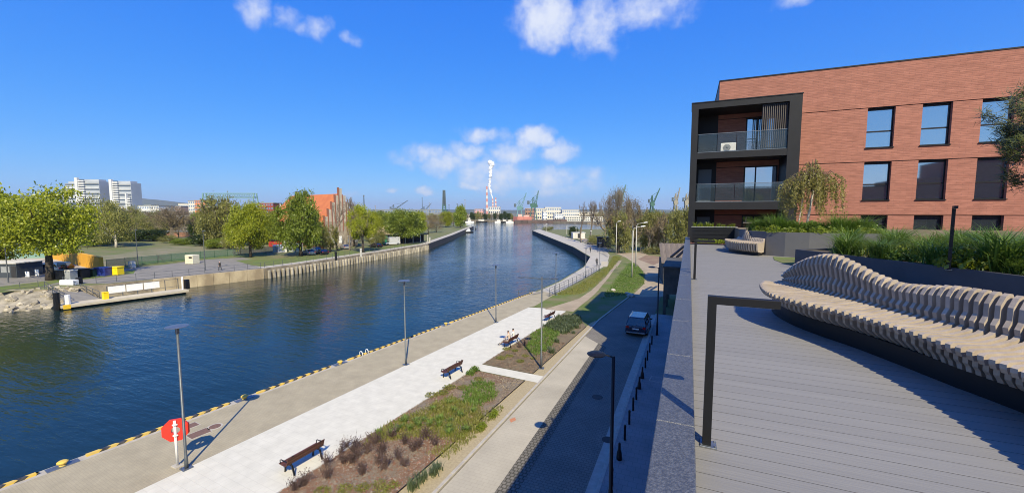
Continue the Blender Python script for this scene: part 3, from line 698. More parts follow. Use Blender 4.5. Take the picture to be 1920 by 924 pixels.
# side door on the recessed dark wall
for zs in (11.6, 8.6): B(.45, 1.2, FY - .04, FY - .004, zs, zs + 2.1).build('side_panel', mat('bluish grey panel', (.10, .12, .14), rough=.4), bd)
# sliding louvre screen of vertical slats on the upper balcony
lv = MB().box(3.55 - 1.47, 4.80 - 1.47, BYF + .16 - FY, BYF + .2 - FY, 16.93, 17.0).build('louvre_screen', M_black, bd)
MB().box(3.55 - 1.47, 4.80 - 1.47, BYF + .16 - FY, BYF + .2 - FY, 14.56, 14.61).build('bottom_rail', M_black, lv)
M_lou = mat('louvre slat', (.10, .09, .085), (.07, .06, .055), 4, .5)
sl = MB().box(-.022, .022, -.03, .03, 0, 2.31).mesh('slat', M_lou)
for k in range(13): put('slat', sl, lv, (3.6 + k * .096 - 1.47, BYF + .18 - FY, 14.615), (0, 0, .5))
# roof vents, wall camera
v = thing('roof_vent', 'small pale vent pipe on the brick building roof', 'roof vent', (9.9, 32.5, 19.13))
MB().lathe([(.09, -.45), (.09, .45), (.14, .46), (.14, .58), (.05, .66)], 10).build('pipe', M_zinc, v)
MB().box(-1.3, 1.1, -.2, .5, -.45, .16).build('upstand', M_grey, v)
cm = thing('security_camera', 'small black camera on the brick wall beside the balcony frame', 'camera', (5.62, 29.19, 17.42))
MB().tube([(0, 0, 0), (0, -.1, .02)], .03, 8).build('bracket', M_black, cm)
MB().bevbox(-.08, .1, -.38, -.1, -.02, .12, .03).build('housing', M_black, cm)
# air conditioner on the upper balcony
ac = thing('air_conditioner', 'white outdoor air conditioning unit on the upper balcony', 'air conditioner', (2.0, 28.1, 14.5))
MB().bevbox(-.4, .4, -.15, .15, .06, .62, .02).build('casing', M_white, ac)
mb = MB(); mb.lathe([(.20, 0), (.205, .01), (.2, .012)], 20); q = mb.build('fan_grille', M_grey, ac, (-.08, -.152, .34), (R(90), 0, 0))
for k in range(6): MB().box(-.004, .004, -.19, .19, .012, .018).build('grille_bar', M_dark, q, rot=(0, 0, k * math.pi / 6))
for sx in (-.28, .28): MB().box(sx - .03, sx + .03, -.15, .15, 0, .06).build('foot', M_black, ac)
# neighbouring block behind the viewer, seen only mirrored in the windows
nbk = thing('neighbour_building', 'dark brick block across the terrace, mirrored in the facade windows', 'building', (2, -30, 0))
MB().box(0, 30.5, -12, 0, 0, 15.3).build('wall', M_fbrick, nbk); MB().box(30.51, 37, -12, 0, 0, 16.6).build('wall', M_fbrick, nbk); MB().box(37.01, 80, -12, 0, 0, 19.5).build('wall', M_fbrick, nbk)
MB().box(-.2, 30.5, -12.2, .2, 15.3, 15.45).build('roof_coping', M_black, nbk); MB().box(37.02, 80.2, -12.2, .2, 19.5, 19.65).build('roof_coping', M_black, nbk)
for k in range(12): MB().box(1.2 + k * 3.1, 2.5 + k * 3.1, .0, .02, 10.8, 13.0).build('window', M_glass, nbk)
# ------------------------------------------------------------------ vegetation makers
def leafmat(name, a, b, rand=.16, sc=.6, tr=.36): return mat(name, a, b, sc, .42, rand=rand, transl=tr, coord='pos', contrast=(.3, .7), spec=.5)
L_lime = leafmat('young lime leaves', (.34, .36, .022), (.19, .235, .014))
L_green = leafmat('fresh green leaves', (.235, .285, .03), (.12, .175, .018))
L_olive = leafmat('olive spring leaves', (.27, .265, .07), (.17, .175, .045))
L_dark = leafmat('deep green leaves', (.05, .085, .014), (.03, .055, .01))
L_bud = leafmat('brown buds', (.25, .20, .11), (.19, .145, .08))
L_twig = mat('grey twigs', (.21, .175, .135), (.15, .12, .095), 3, .9)
def leaf_quad(mb, c, s, rg, asp=.62):
    d = Vector((rg.gauss(0, 1), rg.gauss(0, 1), rg.gauss(0, .7))); d.normalize(); u = d.orthogonal().normalized(); u.rotate(Matrix.Rotation(rg.uniform(0, 6.28), 3, d)); w = d.cross(u)
    mb.add([c - u * s, c + w * s * asp, c + u * s, c - w * s * asp], [(0, 1, 2, 3)])
def crown_mesh(seed, clumps, per, leaf, m, shell=(.45, .95), cr=.24, shape='round'):
    rg = random.Random(seed); mb = MB(); lobes = []
    nl = rg.randint(9, 13)
    for i in range(nl):                                  # a few uneven boughs, each a cloud of leaf clumps
        a = i * 2.4 + rg.uniform(-.5, .5); z = (i + .5) / nl; k = math.sqrt(max(.02, 1 - (2 * z - .85) ** 2 * .75)) * rg.uniform(.42, .68)
        lobes.append((Vector((math.cos(a) * k, math.sin(a) * k, .12 + z * .74)), rg.uniform(.26, .44)))
    for _ in range(clumps):
        lc, lr = rg.choice(lobes)
        d = Vector((rg.gauss(0, 1), rg.gauss(0, 1), rg.gauss(.15, 1))).normalized(); k = lr * rg.uniform(.5, 1.08) ** .7
        c = lc + Vector((d.x * k, d.y * k, d.z * k * .62))
        if shape == 'poplar': f = 1.1 - .55 * abs(c.z - .4); c.x *= f; c.y *= f
        rr = cr * rg.uniform(.5, 1.15)
        for _ in range(int(per * rg.uniform(.5, 1.4))):
            q = Vector((rg.gauss(0, .5), rg.gauss(0, .5), rg.gauss(0, .5)))
            if shape == 'willow': q.z -= abs(rg.gauss(0, .9))
            p = c + Vector((q.x * rr, q.y * rr, q.z * rr * .55))
            if p.z < -.04: continue
            leaf_quad(mb, p, leaf * rg.uniform(.5, 1.35), rg)
    zs = sorted(v[2] for v in mb.v); top = zs[int(len(zs) * .997)]; rs = sorted(math.hypot(v[0], v[1]) for v in mb.v)[int(len(mb.v) * .985)]
    mb.v = [(v[0] / rs, v[1] / rs, v[2] / top) for v in mb.v]
    return mb.mesh('crown', m)
def twig_mesh(seed, m, trunks=1, depth=5, spread=.55, r0=.03, n=3, up=.25, leafm=None, leaf=.03, leafp=.0):
    rg = random.Random(seed); mb = MB(); tips = []
    def grow(p, d, L, r, k):
        q = p + d * L; mid = p.lerp(q, .5) + Vector((rg.gauss(0, .05), rg.gauss(0, .05), 0)) * L
        mb.tube([p, mid, q], [r, r * .85, r * .68], n, cap=False)
        if k == 0: tips.append(q); return
        for _ in range(rg.choice((2, 3, 3)) if k > 1 else 3):
            e = (d + Vector((rg.gauss(0, spread), rg.gauss(0, spread), rg.gauss(up * .4, spread * .6)))).normalized()
            grow(p.lerp(q, rg.uniform(.6, 1)), e, L * rg.uniform(.62, .85), r * .6, k - 1)
    for i in range(trunks):
        a = rg.uniform(0, 6.28); o = 0 if trunks == 1 else rg.uniform(.1, .5)
        grow(Vector((math.cos(a) * o, math.sin(a) * o, 0)), Vector((math.cos(a) * .2 * (trunks > 1), math.sin(a) * .2 * (trunks > 1), 1)).normalized(), .3, r0, depth)
    if leafm:
        for q in tips:
            if rg.random() < leafp: leaf_quad(mb, q, leaf * rg.uniform(.6, 1.4), rg); mb.m[-1] = 1
    zs = max(v[2] for v in mb.v); rs = sorted(math.hypot(v[0], v[1]) for v in mb.v)[int(len(mb.v) * .97)]
    mb.v = [(v[0] / rs, v[1] / rs, v[2] / zs) for v in mb.v]
    return mb.mesh('twigs', [m] + ([leafm] if leafm else []))
CR = {
    'lime': [crown_mesh(1, 240, 105, .024, L_lime), crown_mesh(2, 230, 105, .024, L_lime), crown_mesh(12, 210, 100, .025, L_lime)],
    'green': [crown_mesh(3, 230, 105, .025, L_green), crown_mesh(4, 210, 105, .025, L_green)],
    'olive': [crown_mesh(5, 110, 85, .026, L_olive, shell=(.3, 1), shape='willow'), crown_mesh(6, 100, 85, .026, L_olive, shell=(.3, 1))],
    'dark': [crown_mesh(7, 110, 90, .035, L_dark)],
    'poplar': [crown_mesh(8, 120, 80, .045, L_green, cr=.3, shape='poplar')],
    'bud': [crown_mesh(9, 110, 80, .017, L_bud, shell=(.3, 1.0), cr=.3)],
}
TW = {'bare': [twig_mesh(21, L_twig, 1, 7, .5, .06, 3), twig_mesh(22, L_twig, 2, 6, .45, .05, 3)],
      'thicket': [twig_mesh(23, L_twig, 4, 5, .4, .014, 3, leafm=L_olive, leaf=.035, leafp=.9), twig_mesh(24, L_twig, 5, 5, .35, .013, 3, leafm=L_bud, leaf=.03, leafp=.8)]}
def trunk_mesh(h, r, crown_h, crown_r, seed, m=None, lean=0):
    rg = random.Random(seed); mb = MB(); top = h + crown_h * .45
    pts = []
    for k in range(6):
        z = top * k / 5; pts.append((lean * z * .1 + rg.gauss(0, .06) * k * .3, rg.gauss(0, .06) * k * .3, z - (.15 if k == 0 else 0)))
    mb.tube(pts, [r * 1.35, r, r * .85, r * .7, r * .5, r * .3], 8)
    for k in range(7):
        a = k * 2.4 + rg.uniform(0, 1); z0 = h * .8 + rg.uniform(0, crown_h * .25); rr = crown_r * rg.uniform(.5, .85)
        p0 = Vector((0, 0, z0)); p2 = Vector((math.cos(a) * rr, math.sin(a) * rr, h + crown_h * rg.uniform(.3, .75))); p1 = p0.lerp(p2, .5) + Vector((0, 0, -crown_h * .04))
        mb.tube([p0, p1, p2], [r * .42, r * .28, r * .08], 5, cap=False)
    return mb.mesh('trunk', m or M_bark, smooth=True)
_tn = [0]
def tree(name, label, base, topy, wpx, kind, crown_from=.25, group=None, tw=None, trunk_r=None, lean=0, crx=None, topx=None, D=None, bark=None):
    # base: photo point of the foot (or bearing + D), topy: photo row of the top, wpx: crown width in the photo
    _tn[0] += 1; s = _tn[0]
    p = along(base[0], D) if D else G(*base)
    p.z = -.02
    topx = topx if topx is not None else base[0]
    H = height_at(p, topx, topy); dep = Vector((p.x, p.y, 0)).dot(Vector((-math.sin(YAW), math.cos(YAW), 0)))
    r = wpx / 2 * dep / F
    t = thing(name, label, 'tree', p, s * 1.7, group)
    h0 = H * crown_from
    if kind:
        me = CR[kind][s % len(CR[kind])]
        put('crown', me, t, (0, 0, h0), (0, 0, s * .9), (r, r, (H - h0) * .98))
    if tw:
        me = TW[tw][s % len(TW[tw])]
        if kind is None: put('branches', me, t, (0, 0, 0), (0, 0, s), (r, r, H))
        else: put('branches', me, t, (0, 0, h0 * .5), (0, 0, s), (r * .95, r * .95, (H - h0 * .5) * .98))
    if not (kind is None and tw): put('trunk', trunk_mesh(h0, trunk_r or max(.1, H * .022), H - h0, r, s, bark, lean), t)
    return t

def blades(mb, x, y, z, h, n, rg, spread=.1, w=.012, droop=.5, mi=0):
    for _ in range(n):
        a = rg.uniform(0, 6.28); hh = h * rg.uniform(.6, 1.15); ox, oy = x + rg.gauss(0, spread), y + rg.gauss(0, spread)
        dx, dy = math.cos(a), math.sin(a); px, py = -dy * w, dx * w; out = hh * droop * rg.uniform(.3, 1.2)
        p = [(ox, oy, z), (ox + dx * out * .3, oy + dy * out * .3, z + hh * .6), (ox + dx * out, oy + dy * out, z + hh * rg.uniform(.75, 1))]
        mb.add([(p[0][0] - px, p[0][1] - py, p[0][2]), (p[0][0] + px, p[0][1] + py, p[0][2]), (p[1][0] + px * .8, p[1][1] + py * .8, p[1][2]), (p[1][0] - px * .8, p[1][1] - py * .8, p[1][2]), p[2]], [(0, 1, 2, 3), (3, 2, 4)], mi)
G_blade = leafmat('grass blades', (.17, .20, .03), (.24, .22, .06), .1, 1.5, .35)
G_fresh = leafmat('lush grass blades', (.10, .19, .025), (.16, .23, .04), .1, 1.5, .35)
G_orn = leafmat('ornamental grass blades', (.085, .17, .02), (.15, .22, .035), .15, 2, .4)
G_yel = leafmat('yellow green leaves', (.24, .28, .02), (.14, .20, .02), .1, 3, .35)
G_dry = leafmat('dry twigs and leaves', (.13, .085, .07), (.075, .05, .045), .2, 3, .1)
G_grey = leafmat('grey green shrub leaves', (.10, .13, .06), (.07, .10, .04), .15, 2, .2)

# ------------------------------------------------------------------ planting beds by the promenade
def grass_stuff(name, poly, n, h, m, label, seed, z=.01, w=.012, nb=5, sp=.1, droop=.5):
    rg = random.Random(seed); mb = MB()
    for x, y in scatter(poly, n, rg): blades(mb, x, y, z, h * rg.uniform(.7, 1.3), nb, rg, sp, w, droop)
    o = mb.build(name, m); return tag(o, label, 'grass', kind='stuff')
gp = lambda *a: [(G(*p).x, G(*p).y) for p in a]
grass_stuff('grass', gp((680, 832), (735, 792), (845, 745), (900, 765), (905, 790), (868, 828), (800, 822), (735, 826)), 1300, .20, G_blade, 'yellow green grass in the middle of the near planting bed', 31, w=.016, nb=6)
grass_stuff('grass', gp((870, 735), (885, 715), (925, 718), (932, 745), (895, 765), (868, 757)), 380, .2, G_fresh, 'bright green tuft of grass in the near bed by the cross path', 32, w=.016, nb=6)
grass_stuff('grass', gp((985, 655), (1000, 622), (1030, 612), (1050, 625), (1032, 652), (1005, 668)), 620, .2, G_fresh, 'bright green grass in the far planting bed', 33, w=.018, nb=6)
grass_stuff('grass', gp((1020, 612), (1045, 594), (1085, 592), (1090, 606), (1060, 628), (1040, 622)), 800, .34, G_grey, 'grey green tall grass at the end of the far bed', 34, w=.02, nb=6)
grass_stuff('grass', gp((800, 850), (830, 835), (930, 760), (945, 765), (900, 812), (840, 862)), 260, .16, G_blade, 'sparse weeds growing along the gravel strip', 35, w=.012, nb=5)
grass_stuff('grass', gp((1040, 553), (1090, 531), (1140, 500), (1150, 480), (1165, 482), (1150, 500), (1115, 535), (1090, 552)), 2500, .14, G_blade, 'short grass between the railing and the dirt track', 36, w=.03, nb=4, sp=.2)
grass_stuff('grass', gp((1180, 552), (1207, 530), (1207, 513), (1195, 499), (1182, 492), (1165, 510), (1140, 545), (1130, 560)), 2600, .14, G_fresh, 'green grass island between the track and the dirt road', 37, w=.03, nb=4, sp=.2)
# bark chips and leaf litter on the beds
def litter(name, poly, n, m, label, seed, s=.035):
    rg = random.Random(seed); mb = MB()
    for x, y in scatter(poly, n, rg):
        c = Vector((x, y, .02 + rg.uniform(0, .03))); a = rg.uniform(0, 6.28); u = Vector((math.cos(a), math.sin(a), rg.uniform(-.4, .4))) * s * rg.uniform(.5, 1.4); w = Vector((-u.y, u.x, rg.uniform(-.02, .02))) * .45
        mb.add([c - u - w, c + u - w, c + u + w, c - u + w], [(0, 1, 2, 3)])
    o = mb.build(name, m); return tag(o, label, 'mulch', kind='stuff')
NEAR = [(XW(8), 8), (XW(18), 18), (XG(16), 16), (XG(8), 8)]
litter('bark_mulch', NEAR, 5200, mat('red bark chips', (.26, .12, .07), (.16, .08, .05), 4, .9), 'red brown bark chips on the near planting bed', 61)
litter('bark_mulch', NEAR, 4200, mat('grey bark chips', (.30, .25, .19), (.20, .165, .13), 4, .9), 'grey weathered bark chips on the near planting bed', 62)
litter('bark_mulch', [(XW(17), 17), (XW(24.5), 24.5), (XG(24.2), 24.2), (XG(15.5), 15.5)], 3200, mat('tan chips', (.30, .235, .15), (.18, .14, .09), 4, .9), 'tan dry litter on the bed before the cross path', 63, .045)
litter('bark_mulch', [(XW(26), 26), (XW(33), 33), (XG(33), 33), (XG(25.7), 25.7)], 2600, mat('brown chips', (.24, .15, .085), (.15, .11, .07), 4, .9), 'brown litter on the far bed behind the occupied bench', 64, .05)
def shrub_mesh(seed, kind):
    rg = random.Random(seed); mb = MB()
    if kind == 'dry':
        for _ in range(26):
            a = rg.uniform(0, 6.28); l = rg.uniform(.3, .62); o = rg.uniform(.08, .34)
            p = Vector((rg.gauss(0, .05), rg.gauss(0, .05), 0)); q = Vector((math.cos(a) * o, math.sin(a) * o, l)); mb.tube([p, p.lerp(q, .5) + Vector((0, 0, .05)), q], [.009, .007, .003], 3, cap=False)
            for _ in range(9):
                c = p.lerp(q, rg.uniform(.25, 1)) + Vector((rg.gauss(0, .05), rg.gauss(0, .05), rg.gauss(0, .03))); leaf_quad(mb, c, rg.uniform(.018, .034), rg)
        return mb.mesh('foliage', G_dry)
    if kind == 'leafy':
        for _ in range(420):
            d = Vector((rg.gauss(0, 1), rg.gauss(0, 1), abs(rg.gauss(0, 1)))).normalized() * rg.uniform(.3, 1); leaf_quad(mb, Vector((d.x * .34, d.y * .34, .04 + d.z * .3)), rg.uniform(.03, .055), rg)
        return mb.mesh('foliage', G_fresh)
    if kind == 'low':
        for _ in range(300):
            d = Vector((rg.gauss(0, 1), rg.gauss(0, 1), abs(rg.gauss(0, .5)))).normalized() * rg.uniform(.3, 1); leaf_quad(mb, Vector((d.x * .32, d.y * .32, .03 + d.z * .14)), rg.uniform(.02, .035), rg)
        return mb.mesh('foliage', G_blade)
    if kind == 'grey':
        for _ in range(40): blades(mb, rg.gauss(0, .1), rg.gauss(0, .1), 0, .36, 3, rg, .03, .01, .7)
        return mb.mesh('foliage', G_grey)
    if kind == 'yellow':
        for _ in range(360):
            d = Vector((rg.gauss(0, 1), rg.gauss(0, 1), abs(rg.gauss(0, 1)))).normalized() * rg.uniform(.3, 1); leaf_quad(mb, Vector((d.x * .3, d.y * .3, .04 + d.z * .3)), rg.uniform(.03, .05), rg)
        return mb.mesh('foliage', G_yel)
SH_ = {k: [shrub_mesh(i * 7 + j, k) for j in range(3)] for i, k in enumerate(('dry', 'leafy', 'low', 'grey', 'yellow'))}
def shrub(px, kind, s, label, group, i, z=0.01):
    p = G(*px); t = put('shrub', SH_[kind][i % 3], None, (p.x, p.y, z), (0, 0, i * 1.3), (s, s, s * rnd.uniform(.85, 1.15)))
    t.name = {'dry': 'dry_shrub', 'leafy': 'leafy_shrub', 'low': 'ground_cover_clump', 'grey': 'grey_shrub', 'yellow': 'yellow_shrub'}[kind]
    return tag(t, label, 'shrub', group)
DRY = [(553, 918), (570, 910), (612, 874), (615, 896), (640, 850), (650, 838), (665, 843), (660, 868), (668, 860), (680, 888), (702, 832), (715, 850), (710, 868), (736, 822), (760, 832), (775, 845), (748, 860), (758, 875), (800, 822), (815, 835), (785, 838), (720, 880), (645, 868), (690, 850)]
for i, p in enumerate(DRY): shrub(p, 'dry', rnd.uniform(.95, 1.35), 'bare dark brown shrub standing in the red mulch bed', 'dry shrubs in the near bed', i)
for i, p in enumerate([(605, 922), (645, 918), (680, 916), (710, 908), (738, 910), (715, 922)]): shrub(p, 'low', rnd.uniform(.9, 1.2), 'low green clump in the mulch at the photo bottom edge', 'low green clumps in the near bed', i)
for i, p in enumerate([(810, 742), (830, 738), (868, 728), (842, 728), (898, 712)]): shrub(p, 'low', rnd.uniform(1, 1.4), 'low olive clump in bare soil beside the second bench', 'olive clumps by the second bench', i)
for i, p in enumerate([(882, 702), (890, 696)]): shrub(p, 'leafy', 1.1, 'leafy green shrub at the corner of the cross path', 'corner shrubs by the cross path', i)
for i, p in enumerate([(775, 915), (792, 900), (812, 890), (820, 880)]): shrub(p, 'grey', rnd.uniform(1, 1.3), 'grey green tuft on the near gravel strip', 'grey tufts on the gravel strip', i, 0)
for i, p in enumerate([(905, 800), (922, 782), (928, 776), (900, 806)]): shrub(p, 'yellow', .9, 'yellow green bush on the gravel strip opposite the orange road mark', 'yellow bushes on the gravel strip', i, 0)
for i, p in enumerate([(1030, 655), (1045, 642), (1075, 625), (1082, 615), (1035, 662)]): shrub(p, 'grey', rnd.uniform(.9, 1.3), 'grey green tuft on the gravel beside the far bed', 'tufts on the far gravel strip', i, 0)
for i, p in enumerate([(955, 668), (975, 678), (940, 672), (965, 658), (985, 668), (950, 655), (1000, 672)]): shrub(p, 'low', rnd.uniform(.9, 1.4), 'small brown green clump in the far bed next to the cross path', 'clumps by the cross path', i)
for i, p in enumerate([(975, 652), (985, 648)]): shrub(p, 'dry', 1.0, 'dark twiggy shrub right behind the occupied bench', 'shrubs behind the occupied bench', i)

DLM = []
for _s in range(4):
    _rg = random.Random(200 + _s); _mb = MB(); blades(_mb, 0, 0, 0, .34, 46, _rg, .05, .016, 1.0); DLM.append(_mb.mesh('strap_leaf_clump', leafmat('strap leaves', (.20, .27, .05), (.13, .21, .03), .2, 2, .35)))
_rg = random.Random(66)
for _i, (_x, _y) in enumerate(scatter(gp((690, 828), (745, 792), (850, 748), (895, 765), (900, 790), (862, 822), (800, 815)), 30, _rg)):
    _o = put('strap_leaf_clump', DLM[_i % 4], None, (_x, _y, .012), (0, 0, _i * 1.7), (1, 1, _rg.uniform(.8, 1.2))); tag(_o, 'bright arching strap leaved clump in the yellow green grass of the near bed', 'plant', 'strap leaved clumps in the near bed')

# ------------------------------------------------------------------ quay edge: striped kerb, mooring bollards
QD = Vector((.1217, 1, 0)).normalized(); QA = math.atan2(QD.y, QD.x)
def quay_pt(Y, off=0.0): return Vector((QS(Y), Y, 0)) + Vector((QD.y, -QD.x, 0)) * off
M_kblack = mat('worn black paint', (.03, .03, .03), (.11, .105, .10), 3, .6, contrast=(.5, .75))
M_kyel = mat('worn yellow paint', (.66, .45, .07), (.50, .38, .14), 3, .6, contrast=(.45, .75))
moor_Y = []
for px in [(125, 875), (462, 748), (641, 682), (830, 608)]:
    p = G(*px); moor_Y.append(p.y)
gaps = sorted(moor_Y); secs = []; y0 = 2.0
for gY in gaps + [53.0]: secs.append((y0, gY - .75)); y0 = gY + .75
names = ['striped kerb at the photo bottom left before the yellow mooring bollard', 'striped kerb between the first two mooring bollards beside the life ring', 'striped kerb between the second and third mooring bollards',
         'striped kerb running past the ladder handles to the fourth bollard', 'farthest striped kerb at the end of the straight quay']
for (a, b), nm in zip(secs, names):
    L = (b - a) / QD.y; st = .30; n = int(L / st); mb = MB(); h, w = .09, .17; o = quay_pt(a, .02); sk = .22
    for i in range(n + 1):
        x0, x1 = max(0, i * st), min(L, (i + 1) * st)
        if x1 - x0 < .02: continue
        s0 = 0 if i == 0 else sk; s1 = 0 if i == n else sk
        vs = [(x0, 0, 0), (x1, 0, 0), (x1, -w, 0), (x0, -w, 0), (x0 + s0 * .6, 0, h), (x1 + s1 * .6, 0, h), (x1 + s1, -w, h), (x0 + s0, -w, h)]
        vs[2] = (x1 + s1 * .4, -w, 0); vs[3] = (x0 + s0 * .4, -w, 0)
        mb.add(vs, [(4, 7, 6, 5), (3, 2, 6, 7), (0, 4, 5, 1), (0, 3, 7, 4), (1, 5, 6, 2)], i % 2)
    t = mb.build('striped_kerb', [M_kyel, M_kblack], None, (o.x, o.y, .002), (0, 0, QA))
    bmf = bmesh.new(); bmf.from_mesh(t.data); bmesh.ops.recalc_face_normals(bmf, faces=bmf.faces); bmf.to_mesh(t.data); bmf.free()
    tag(t, 'yellow and black ' + nm, 'kerb', 'striped quay kerbs')
ribbon('quay_coping', [quay_pt(-20, .16), quay_pt(53, .16)], .5, -.3, .003, M_kerb)
ML = ['bright yellow mooring bollard at the photo bottom left corner', 'mooring bollard at the tip of the lamp shadow beyond the life ring', 'yellow mooring bollard midway along the quay before the ladder handles', 'far mooring bollard on the quay edge near the third lamp']
for Y, lb in zip(moor_Y, ML):
    p = quay_pt(Y, .2); t = thing('mooring_bollard', lb, 'bollard', (p.x, p.y, 0), QA, 'mooring bollards')
    MB().bevbox(-.5, .5, -.2, .2, 0, .03, .008).build('base_plate', M_zinc, t)
    MB().lathe([(.12, .03), (.11, .1), (.18, .14), (.19, .19), (.14, .23), (.03, .25)], 12).build('head', M_kyel, t)
for k, px in enumerate([(676, 667), (687, 663)]):
    p = quay_pt(G(*px).y, .2); t = thing('ladder_handle', 'white hooped ladder handle, %s one on the quay edge' % ('left' if k == 0 else 'right'), 'handle', (p.x, p.y, 0), QA)
    MB().tube([(0, .12, -.3), (0, .12, .28), (0, .05, .38), (0, -.1, .38), (0, -.17, .28), (0, -.17, .0)], .03, 8).build('hoop', M_white, t, smooth=True)
# cover plates and manholes on the paving
M_rust = mat('rusty cover', (.18, .10, .07), (.14, .085, .06), 8, .7)
def manhole(px, r, lb, rect=None, z=.012, m=None, base=0):
    p = G(*px, base); t = thing('manhole_cover', lb, 'manhole', (p.x, p.y, base), QA)
    if rect: MB().bevbox(-rect[0], rect[0], -rect[1], rect[1], 0, z, .004).build('lid', m or M_rust, t); MB().bevbox(-rect[0] - .05, rect[0] + .05, -rect[1] - .05, rect[1] + .05, 0, z - .005, .003).build('frame', M_kerb, t)
    else: MB().lathe([(r, 0), (r, z), (r * .97, z + .003), (.02, z + .003)], 24).build('lid', m or M_rust, t); MB().lathe([(r + .09, 0), (r + .09, z - .005), (.02, z - .005)], 24).build('frame', M_road if m else M_kerb, t)
manhole((403, 799), .26, 'round rust coloured manhole cover on the quay near the life ring')
manhole((373, 812), 0, 'rectangular brown cover plate on the quay beside the lamp base', (.42, .3))
manhole((357, 798), 0, 'smaller brown cover plate next to the kerb behind the lamp pole', (.3, .25))
manhole((1120, 744), .32, 'dark round manhole cover in the shaded road', m=M_dark)
manhole((1140, 824), .3, 'dark drain cover by the kerb in the shaded road', m=M_dark)
manhole((1231, 711), 0, 'square cover plate in the shaded pavement by the bollards', (.36, .36), base=.12, m=M_walk)
o = sheet('road_mark', [tuple(G(*p).to_2d()) for p in ((955, 786), (965, 782), (968, 787), (958, 792))], .013, mat('orange spray mark', (.5, .16, .06), (.36, .22, .14), 12, .9)); tag(o, 'small orange spray mark on the pale strip beside the road', 'road mark'); del o['kind']

# ------------------------------------------------------------------ lamps
M_pole = mat('graphite lamp paint', (.10, .115, .13), (.08, .09, .10), 5, .45, metal=.3)
M_len = mat('lamp lens', (.55, .55, .52), rough=.3)
def base_plate(t, s=.2, z=0):
    b = MB().bevbox(-s, s, -s, s, z, z + .025, .006).build('base_plate', M_zinc, t)
    for sx in (-1, 1):
        for sy in (-1, 1): MB().lathe([(.022, .025), (.022, .06), (.012, .075)], 6, c=(sx * s * .72, sy * s * .72, z)).build('anchor_bolt', M_zinc, b)
def quay_lamp(label, p, h):
    t = thing('promenade_lamp', label, 'street lamp', p, QA, 'slim lamps along the promenade'); base_plate(t)
    MB().tube([(0, 0, .02), (0, 0, .5), (0, 0, .52), (0, 0, h - .3)], [.075, .07, .055, .05], 12).build('pole', M_pole, t, smooth=True)
    hd = MB().lathe([(.055, -.3), (.075, -.26), (.075, -.04), (.05, 0)], 12, c=(0, 0, h)).build('lamp_neck', M_zinc, t)
    MB().lathe([(.05, 0), (.40, .02), (.42, .035), (.40, .05), (.05, .075)], 20, c=(0, 0, h)).build('reflector_disc', M_zinc, t)
    return t
QL = [((350, 877), 6.2, 'slim grey lamp post standing beside the red life ring'), ((761, 683), 6.1, 'slim lamp post second along the promenade past the ladder handles'), ((930, 604), 5.75, 'slim lamp post beyond the occupied bench on the promenade'),
      ((1042, 553), 5.6, 'slim lamp post at the start of the right railing'), ((1098, 520), 5.0, 'thin lamp post midway along the right railing'), ((1124, 508), 5.3, 'thin lamp post at the far end of the right railing by the dark dressed walker')]
for px, h, lb in QL: quay_lamp(lb, G(*px), h)
# double armed lamp
p = G(1015, 690); t = thing('double_arm_lamp', 'tall lamp post with two opposite arms beside the cross path', 'street lamp', p, R(8)); base_plate(t, .19)
MB().tube([(0, 0, .02), (0, 0, .9), (0, 0, .92), (0, 0, 6.55)], [.08, .075, .06, .05], 12).build('pole', M_pole, t, smooth=True)
for sx, ln in ((-1, 1.35), (1, .75)):
    a = MB().bar((0, 0, 6.38), (sx * ln, 0, 6.46), .05, .05).build('arm', M_pole, t)
    MB().lathe([(.03, .05), (.27, .02), (.29, 0), (.27, -.03), (.03, -.035)], 18, c=(sx * (ln + .1), 0, 6.46)).build('lamp_head', M_pole, a)
def road_lamp(label, p, h, g):
    t = thing('road_lamp', label, 'street lamp', p, 0, g)
    MB().lathe([(.14, 0), (.14, .03), (.09, .05)], 10).build('base', M_black, t)
    MB().tube([(0, 0, .03), (0, 0, 1.2), (0, 0, 1.22), (0, 0, h)], [.085, .08, .065, .055], 10).build('pole', M_black, t, smooth=True)
    a = MB().tube([(0, 0, h - .05), (-.22, 0, h), (-.3, 0, h)], .028, 8).build('arm', M_black, t)
    MB().lathe([(.03, .09), (.2, .06), (.33, 0), (.31, -.03), (.05, -.04)], 18, c=(-.58, 0, h)).build('lamp_head', M_black, a)
road_lamp('near black lamp post with a disc head in the shaded road', Vector((-2.22, 13.9, .12)), 6.0, 'black lamps along the pavement')
road_lamp('black lamp post behind the parked car near the derelict shed', Vector((-2.3, 38.0, .12)), 6.05, 'black lamps along the pavement')
M_cpole = mat('pale concrete pole', (.50, .49, .44), (.42, .41, .37), 2, .8)
def old_lamp(label, px, h, arm):
    t = thing('street_lamp', label, 'street lamp', G(*px), R(8), 'old concrete street lamps')
    MB().tube([(0, 0, -.1), (0, 0, h * .5), (0, 0, h - .5)], [.12, .10, .075], 8).build('pole', M_cpole, t, smooth=True)
    a = MB().tube([(0, 0, h - .52), (.12 * arm, 0, h - .15), (arm * .5, 0, h), (arm, 0, h + .1)], [.06, .045, .04, .04], 6).build('arm', M_cpole, t, smooth=True)
    MB().bevbox(0, .75, -.16, .16, -.07, .08, .05).build('lamp_head', M_white, a, (arm, 0, h + .12), (0, R(-8), 0))
old_lamp('nearest pale concrete street lamp on the grass island', (1185, 520), 8.5, 1.2)
old_lamp('pale concrete street lamp second on the dirt road edge', (1192, 500), 8.8, 1.3)
old_lamp('far pale street lamp with a short arm by the willow', (1155, 477), 8.5, .3)
old_lamp('farthest pale street lamp in front of the willow', (1168, 472), 8.4, .3)

